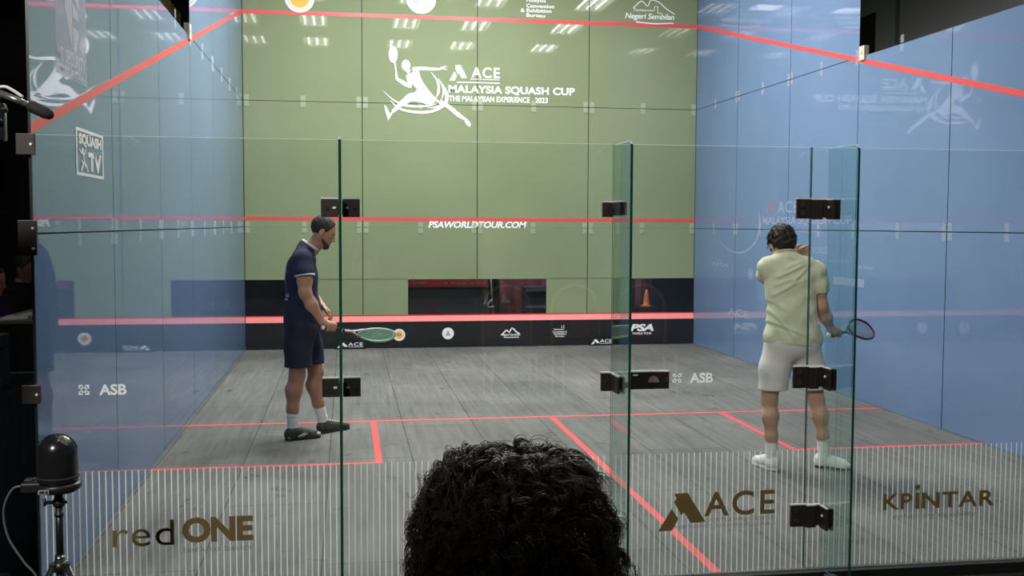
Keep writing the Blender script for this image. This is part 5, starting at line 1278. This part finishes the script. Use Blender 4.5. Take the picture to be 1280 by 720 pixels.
bm = B(); tube(bm, spline([(-0.125, 0.0, Z0 + 0.725), (-0.17, 0.0, Z0 + 0.71), (-0.205, 0.01, Z0 + 0.63), (-0.195, 0.02, Z0 + 0.52), (-0.14, 0.02, Z0 + 0.42), (-0.09, 0.03, Z0 + 0.33), (-0.08, 0.05, Z0 + 0.10), (-0.16, 0.1, 0.01), (-0.4, 0.15, 0.008)], 60), 0.0042, 8); obj('cable', bm, mat('grey_cable', (0.11, 0.11, 0.11), 0.5), dc, True, 'thin grey cable')

# television camera with a shotgun microphone, top left
tv = thing('television_camera', 'black television camera with a foam tipped microphone, top left by the glass corner', 'camera', (-3.40, -0.98, -0.32))
Z1 = 0.32
def P_(x, y, z): return (x, y, Z1 + z)
bm = B(); box(bm, P_(-0.22, -0.085, 1.99), P_(0.12, 0.075, 2.15), 0, 0.012); box(bm, P_(-0.20, -0.06, 2.15), P_(0.02, 0.05, 2.175), 0, 0.006); obj('camera_body', bm, M['black'], tv)
bm = B(); tube(bm, [P_(0.12, 0, 2.06), P_(0.17, 0, 2.058), P_(0.18, 0, 2.058), P_(0.25, 0, 2.05), P_(0.262, 0, 2.05), P_(0.31, 0, 2.045)], [0.048, 0.048, 0.055, 0.055, 0.062, 0.066], 20); obj('lens', bm, M['black'], tv, True)
bm = B(); tube(bm, [P_(0.175, 0, 2.058), P_(0.183, 0, 2.057)], 0.0565, 20); tube(bm, [P_(0.252, 0, 2.05), P_(0.258, 0, 2.05)], 0.060, 20); obj('lens_ring', bm, M['chrome'], tv, True)
bm = B(); tube(bm, spline([P_(-0.16, 0, 2.17), P_(-0.12, 0, 2.235), P_(0.05, 0, 2.24), P_(0.11, 0, 2.20), P_(0.10, 0, 2.15)], 16), 0.014, 8); obj('carry_handle', bm, M['black'], tv, True)
bm = B(); box(bm, P_(0.0, -0.16, 2.16), P_(0.11, -0.10, 2.22), 0, 0.008); tube(bm, [P_(0.0, -0.13, 2.19), P_(-0.07, -0.13, 2.19)], [0.026, 0.034], 12); obj('viewfinder', bm, M['black'], tv)
bm = B(); tube(bm, [P_(0.390, -0.060, 2.185), P_(0.445, -0.060, 2.162), P_(0.470, -0.060, 2.151)], [0.0115, 0.0115, 0.0115], 12); tube(bm, [P_(0.440, -0.060, 2.165), P_(0.495, -0.060, 2.140)], 0.011, 12); mic = obj('microphone', bm, mat('satin_grey_metal', (0.22, 0.22, 0.22), 0.3, 0.7), tv, True)
bm = B(); tube(bm, [P_(0.483, -0.060, 2.146), P_(0.495, -0.060, 2.140), P_(0.540, -0.060, 2.119), P_(0.557, -0.060, 2.111), P_(0.565, -0.060, 2.107)], [0.014, 0.0215, 0.0215, 0.017, 0.007], 14); obj('foam_tip', bm, M['matte_black'], mic, True)
bm = B(); tube(bm, [P_(0.10, -0.03, 2.17), P_(0.22, -0.05, 2.16), P_(0.390, -0.060, 2.170)], 0.008, 8); tube(bm, [P_(0.362, -0.06 + 0.022 * math.cos(a), 2.203 + 0.022 * math.sin(a)) for a in np.linspace(0, 6.28, 14)[:-1]], 0.005, 6, closed=True); obj('microphone_arm', bm, M['black'], tv, True)
bm = B(); tube(bm, spline([P_(0.380, -0.060, 2.202), P_(0.410, -0.060, 2.206), P_(0.440, -0.060, 2.190), P_(0.465, -0.060, 2.172)], 12), 0.0055, 8); obj('mic_highlight', bm, mat('pale_grey_highlight', (0.6, 0.6, 0.6), 0.4), tv, True, 'pale strip standing in for the highlight on the microphone')  # highlight along the microphone top, modelled as a pale strip
bm = B()
for (x, z, r) in ((0.335, 2.14, 0.010), (0.345, 2.115, 0.012), (0.41, 2.125, 0.011), (0.39, 2.085, 0.013), (0.36, 2.06, 0.011)): bmesh.ops.create_uvsphere(bm, u_segments=10, v_segments=6, radius=r, matrix=Matrix.Translation(P_(x, -0.075, z)))
box(bm, P_(0.30, -0.07, 2.02), P_(0.405, -0.03, 2.15), 0, 0.006); obj('control_knobs', bm, mat('glossy_black', (0.012, 0.012, 0.012), 0.12), tv, True)
bm = B(); tube(bm, [P_(-0.05, 0, 1.94), P_(-0.05, 0, 1.985)], 0.05, 16); box(bm, P_(-0.11, -0.05, 1.965), P_(0.02, 0.05, 1.988), 0, 0.005); tube(bm, [P_(-0.08, -0.04, 1.95), P_(-0.42, -0.12, 1.82)], 0.012, 8); obj('pan_head', bm, M['black'], tv, True)
for a in (0.9, 3.0, 5.1):
    c, s = math.cos(a), math.sin(a); bm = B(); tube(bm, [P_(-0.05 + c * 0.04, s * 0.04, 1.94), P_(-0.05 + c * 0.22, s * 0.22, 1.0), (-0.05 + c * 0.38, s * 0.38, 0.004)], [0.022, 0.02, 0.014], 10); obj('leg', bm, M['black'], tv, True)

# tall curtain beyond the left wall
cu = thing('curtain_stand', 'tall olive gold curtain on a frame seen over the left wall', 'curtain', (-4.5, 11.6, -0.32))
bm = B(); N = 50; A = []; Bv = []
for i in range(N + 1):
    y = -1.2 + 2.5 * i / N; x = 0.05 * math.sin(i * 1.3); A.append(bm.verts.new((x, y, 5.45))); Bv.append(bm.verts.new((x * 1.4, y, 0.01)))
for i in range(N): bm.faces.new((A[i], A[i + 1], Bv[i + 1], Bv[i]))
r_ = bmesh.ops.extrude_face_region(bm, geom=bm.faces[:]); bmesh.ops.translate(bm, vec=(-0.012, 0, 0), verts=[q for q in r_['geom'] if isinstance(q, bmesh.types.BMVert)])
obj('curtain_cloth', recalc(bm), noise_color(mat('olive_gold_cloth', (0.12, 0.095, 0.03), 0.8), (0.07, 0.055, 0.02), (0.2, 0.15, 0.05), 4), cu, True)
bm = B(); tube(bm, [(-0.006, -1.22, 5.46), (-0.006, 1.32, 5.46)], 0.014, 8); obj('rail', bm, M['black'], cu)
for y in (-1.23, 1.33):
    bm = B(); tube(bm, [(-0.006, y, 0.001), (-0.006, y, 5.47)], 0.016, 8); obj('post', bm, M['black'], cu)
# things seen through the clear strips of the front wall
t = thing('display_board', 'dark board with a red lettered top strip seen through the middle clear strip', 'board', (-0.30, 10.7, -0.32))
bm = B(); box(bm, (-1.0, -0.02, 0.02), (0.60, 0.02, 1.29), 0, 0.004); obj('board', bm, M['teal_board'], t)
bm = B(); box(bm, (-0.99, -0.026, 1.115), (0.58, -0.021, 1.23)); obj('red_strip', bm, M['banner_red'], t)
d = Decal((0, -0.028, 0), (1, 0, 0), (0, 0, 1))
for i in range(16):
    if i in (6, 7, 8): continue
    x = -0.93 + i * 0.095; d.rect(x, 1.155, x + 0.05 + 0.02 * (i % 3), 1.185)
d.build('strip_print', M['grey_print'], t)
for s in (-0.7, 0.4):
    bm = B(); box(bm, (s - 0.02, -0.15, 0.0), (s + 0.02, 0.15, 0.02), 0, 0.004); obj('foot', bm, M['black'], t)
t = thing('backdrop_panel', 'maroon cloth panel seen through the right end of the middle clear strip', 'cloth panel', (1.6, 11.0, -0.32))
bm = B(); N = 60; A = []; Bv = []
for i in range(N + 1): x = -1.1 + 2.4 * i / N; y = 0.03 * math.sin(i * 1.2); A.append(bm.verts.new((x, y, 1.6))); Bv.append(bm.verts.new((x, y * 1.4, 0.0)))
for i in range(N): bm.faces.new((A[i], A[i + 1], Bv[i + 1], Bv[i]))
r_ = bmesh.ops.extrude_face_region(bm, geom=bm.faces[:]); bmesh.ops.translate(bm, vec=(0, 0.01, 0), verts=[q for q in r_['geom'] if isinstance(q, bmesh.types.BMVert)])
obj('cloth', recalc(bm), M['maroon'], t, True)
bm = B(); tube(bm, [(-1.12, 0, 1.6), (1.32, 0, 1.6)], 0.015, 8); obj('rail', bm, M['black'], t)
for x in (-1.12, 1.32):
    bm = B(); tube(bm, [(x, 0, 0.001), (x, 0, 1.62)], 0.015, 8); obj('post', bm, M['black'], t)
eq = thing('equipment_case', 'blue grey equipment case on legs seen through the middle clear strip', 'case', (0.95, 10.45, -0.32))
bm = B(); box(bm, (-0.17, -0.12, 0.75), (0.17, 0.12, 1.13), 0, 0.02); obj('case_body', bm, mat('blue_grey_case', (0.07, 0.07, 0.12), 0.35), eq)
bm = B(); box(bm, (-0.15, -0.13, 1.06), (0.15, -0.121, 1.10), 0, 0.002); box(bm, (-0.15, -0.13, 0.82), (0.15, -0.121, 0.85), 0, 0.002); obj('pale_band', bm, mat('pale_blue_band', (0.28, 0.30, 0.42), 0.4), eq)
for x, y in ((-0.14, -0.09), (0.14, -0.09), (-0.14, 0.09), (0.14, 0.09)):
    bm = B(); tube(bm, [(x, y, 0.76), (x, y, 0.001)], 0.012, 8); obj('leg', bm, M['black'], eq)
st = thing('light_stand', 'slim pale stand with a bent hook seen through the middle clear strip', 'stand', (0.32, 10.35, -0.32))
bm = B(); tube(bm, [(0.0, 0, 0.02), (0.0, 0, 0.70), (-0.02, 0, 0.95), (-0.04, 0, 1.27)], 0.012, 8); obj('pole', bm, mat('pale_metal', (0.42, 0.40, 0.38), 0.4, 0.4), st)
bm = B(); tube(bm, spline([(-0.02, -0.01, 0.95), (-0.08, -0.01, 0.88), (-0.07, -0.01, 0.84), (0.01, -0.01, 0.84)], 10), 0.012, 8); obj('hook', bm, M['white_cloth'], st, True)
for a in range(3):
    bm = B(); c, s = math.cos(a * 2.09 + .5), math.sin(a * 2.09 + .5); tube(bm, [(0, 0, 0.30), (c * 0.22, s * 0.22, 0.004)], 0.009, 8); obj('leg', bm, M['black'], st)
lp = thing('orange_object', 'small unidentified orange object, shaped as a cone, seen through the right clear strip', 'cone', (2.72, 10.55, -0.32))  # what the orange spot is stays unknown; the cone shape is assumed
bm = B(); box(bm, (-0.2, -0.15, 0.002), (0.2, 0.15, 0.80), 0, 0.01); obj('black_box', bm, M['black'], lp)
bm = B(); lathe(bm, [(0.0, 1.07), (0.018, 1.065), (0.045, 0.93), (0.05, 0.84), (0.085, 0.83), (0.085, 0.803), (0, 0.803)]); obj('cone', bm, mat('orange_plastic', (0.8, 0.25, 0.06), 0.5), lp)

# ================================================================== LIGHT
def area(name, loc, rot_, sx, sy, power, col=(1, 0.98, 0.95)):
    l = bpy.data.lights.new(name, 'AREA'); l.shape = 'RECTANGLE'; l.size = sx; l.size_y = sy; l.energy = power; l.color = col
    o = bpy.data.objects.new(name, l); COL.objects.link(o); o.location = loc; o.rotation_euler = rot_; return o
# floodlights of the court, on the ceiling over its front half (their beams reach the whole court)
for x in (-1.5, 0.2):
    for y in (5.0, 7.0): area('court_floodlight', (x, y, 5.93), (0, 0, 0), 0.5, 0.5, FLOOD)
area('added_fill_light', (0.6, 10.1, 5.05), (0, 0, 0), 1.2, 0.3, 170)  # unseen fill light added to brighten things behind the clear strips
sl = bpy.data.lights.new('hall_spotlight', 'SPOT'); sl.energy = SPOT; sl.spot_size = math.radians(36.8); sl.spot_blend = 0.35; sl.shadow_soft_size = 0.45; sl.color = (1.0, 0.96, 0.9)
so = bpy.data.objects.new('hall_spotlight', sl); COL.objects.link(so); so.location = (-5.3, -7.0, 5.5)
so.rotation_euler = (Vector((-0.05, 1.5, 0.3)) - Vector(so.location)).to_track_quat('-Z', 'Y').to_euler()
w = bpy.data.worlds.new('World'); SC.world = w; w.use_nodes = True
w.node_tree.nodes['Background'].inputs['Color'].default_value = (1.0, 0.97, 0.92, 1); w.node_tree.nodes['Background'].inputs['Strength'].default_value = 0.01

# ================================================================== CAMERA
cam = bpy.data.cameras.new('camera'); co = bpy.data.objects.new('camera', cam); COL.objects.link(co)
co.location = (-1.82852521, -4.91863880, 1.73752815); co.rotation_euler = (1.50995822, -0.00390443586, -0.157328331)
cam.sensor_width = 36.0; cam.lens = 1305.15923 * 36.0 / 1280.0; cam.clip_start = 0.05; cam.clip_end = 100
SC.camera = co
vs_ = SC.view_settings; SC.display_settings.display_device = 'sRGB'; vs_.view_transform = 'Standard'; vs_.look = 'None'; vs_.exposure = EXPO; vs_.gamma = 1.0; vs_.use_curve_mapping = False
cy = SC.cycles
cy.max_bounces = 8; cy.diffuse_bounces = 3; cy.glossy_bounces = 5; cy.transmission_bounces = 6; cy.transparent_max_bounces = 24
cy.caustics_reflective = False; cy.caustics_refractive = False; cy.sample_clamp_indirect = 4.0
cy.use_denoising = True
try: cy.denoiser = 'OPENIMAGEDENOISE'
except Exception: pass
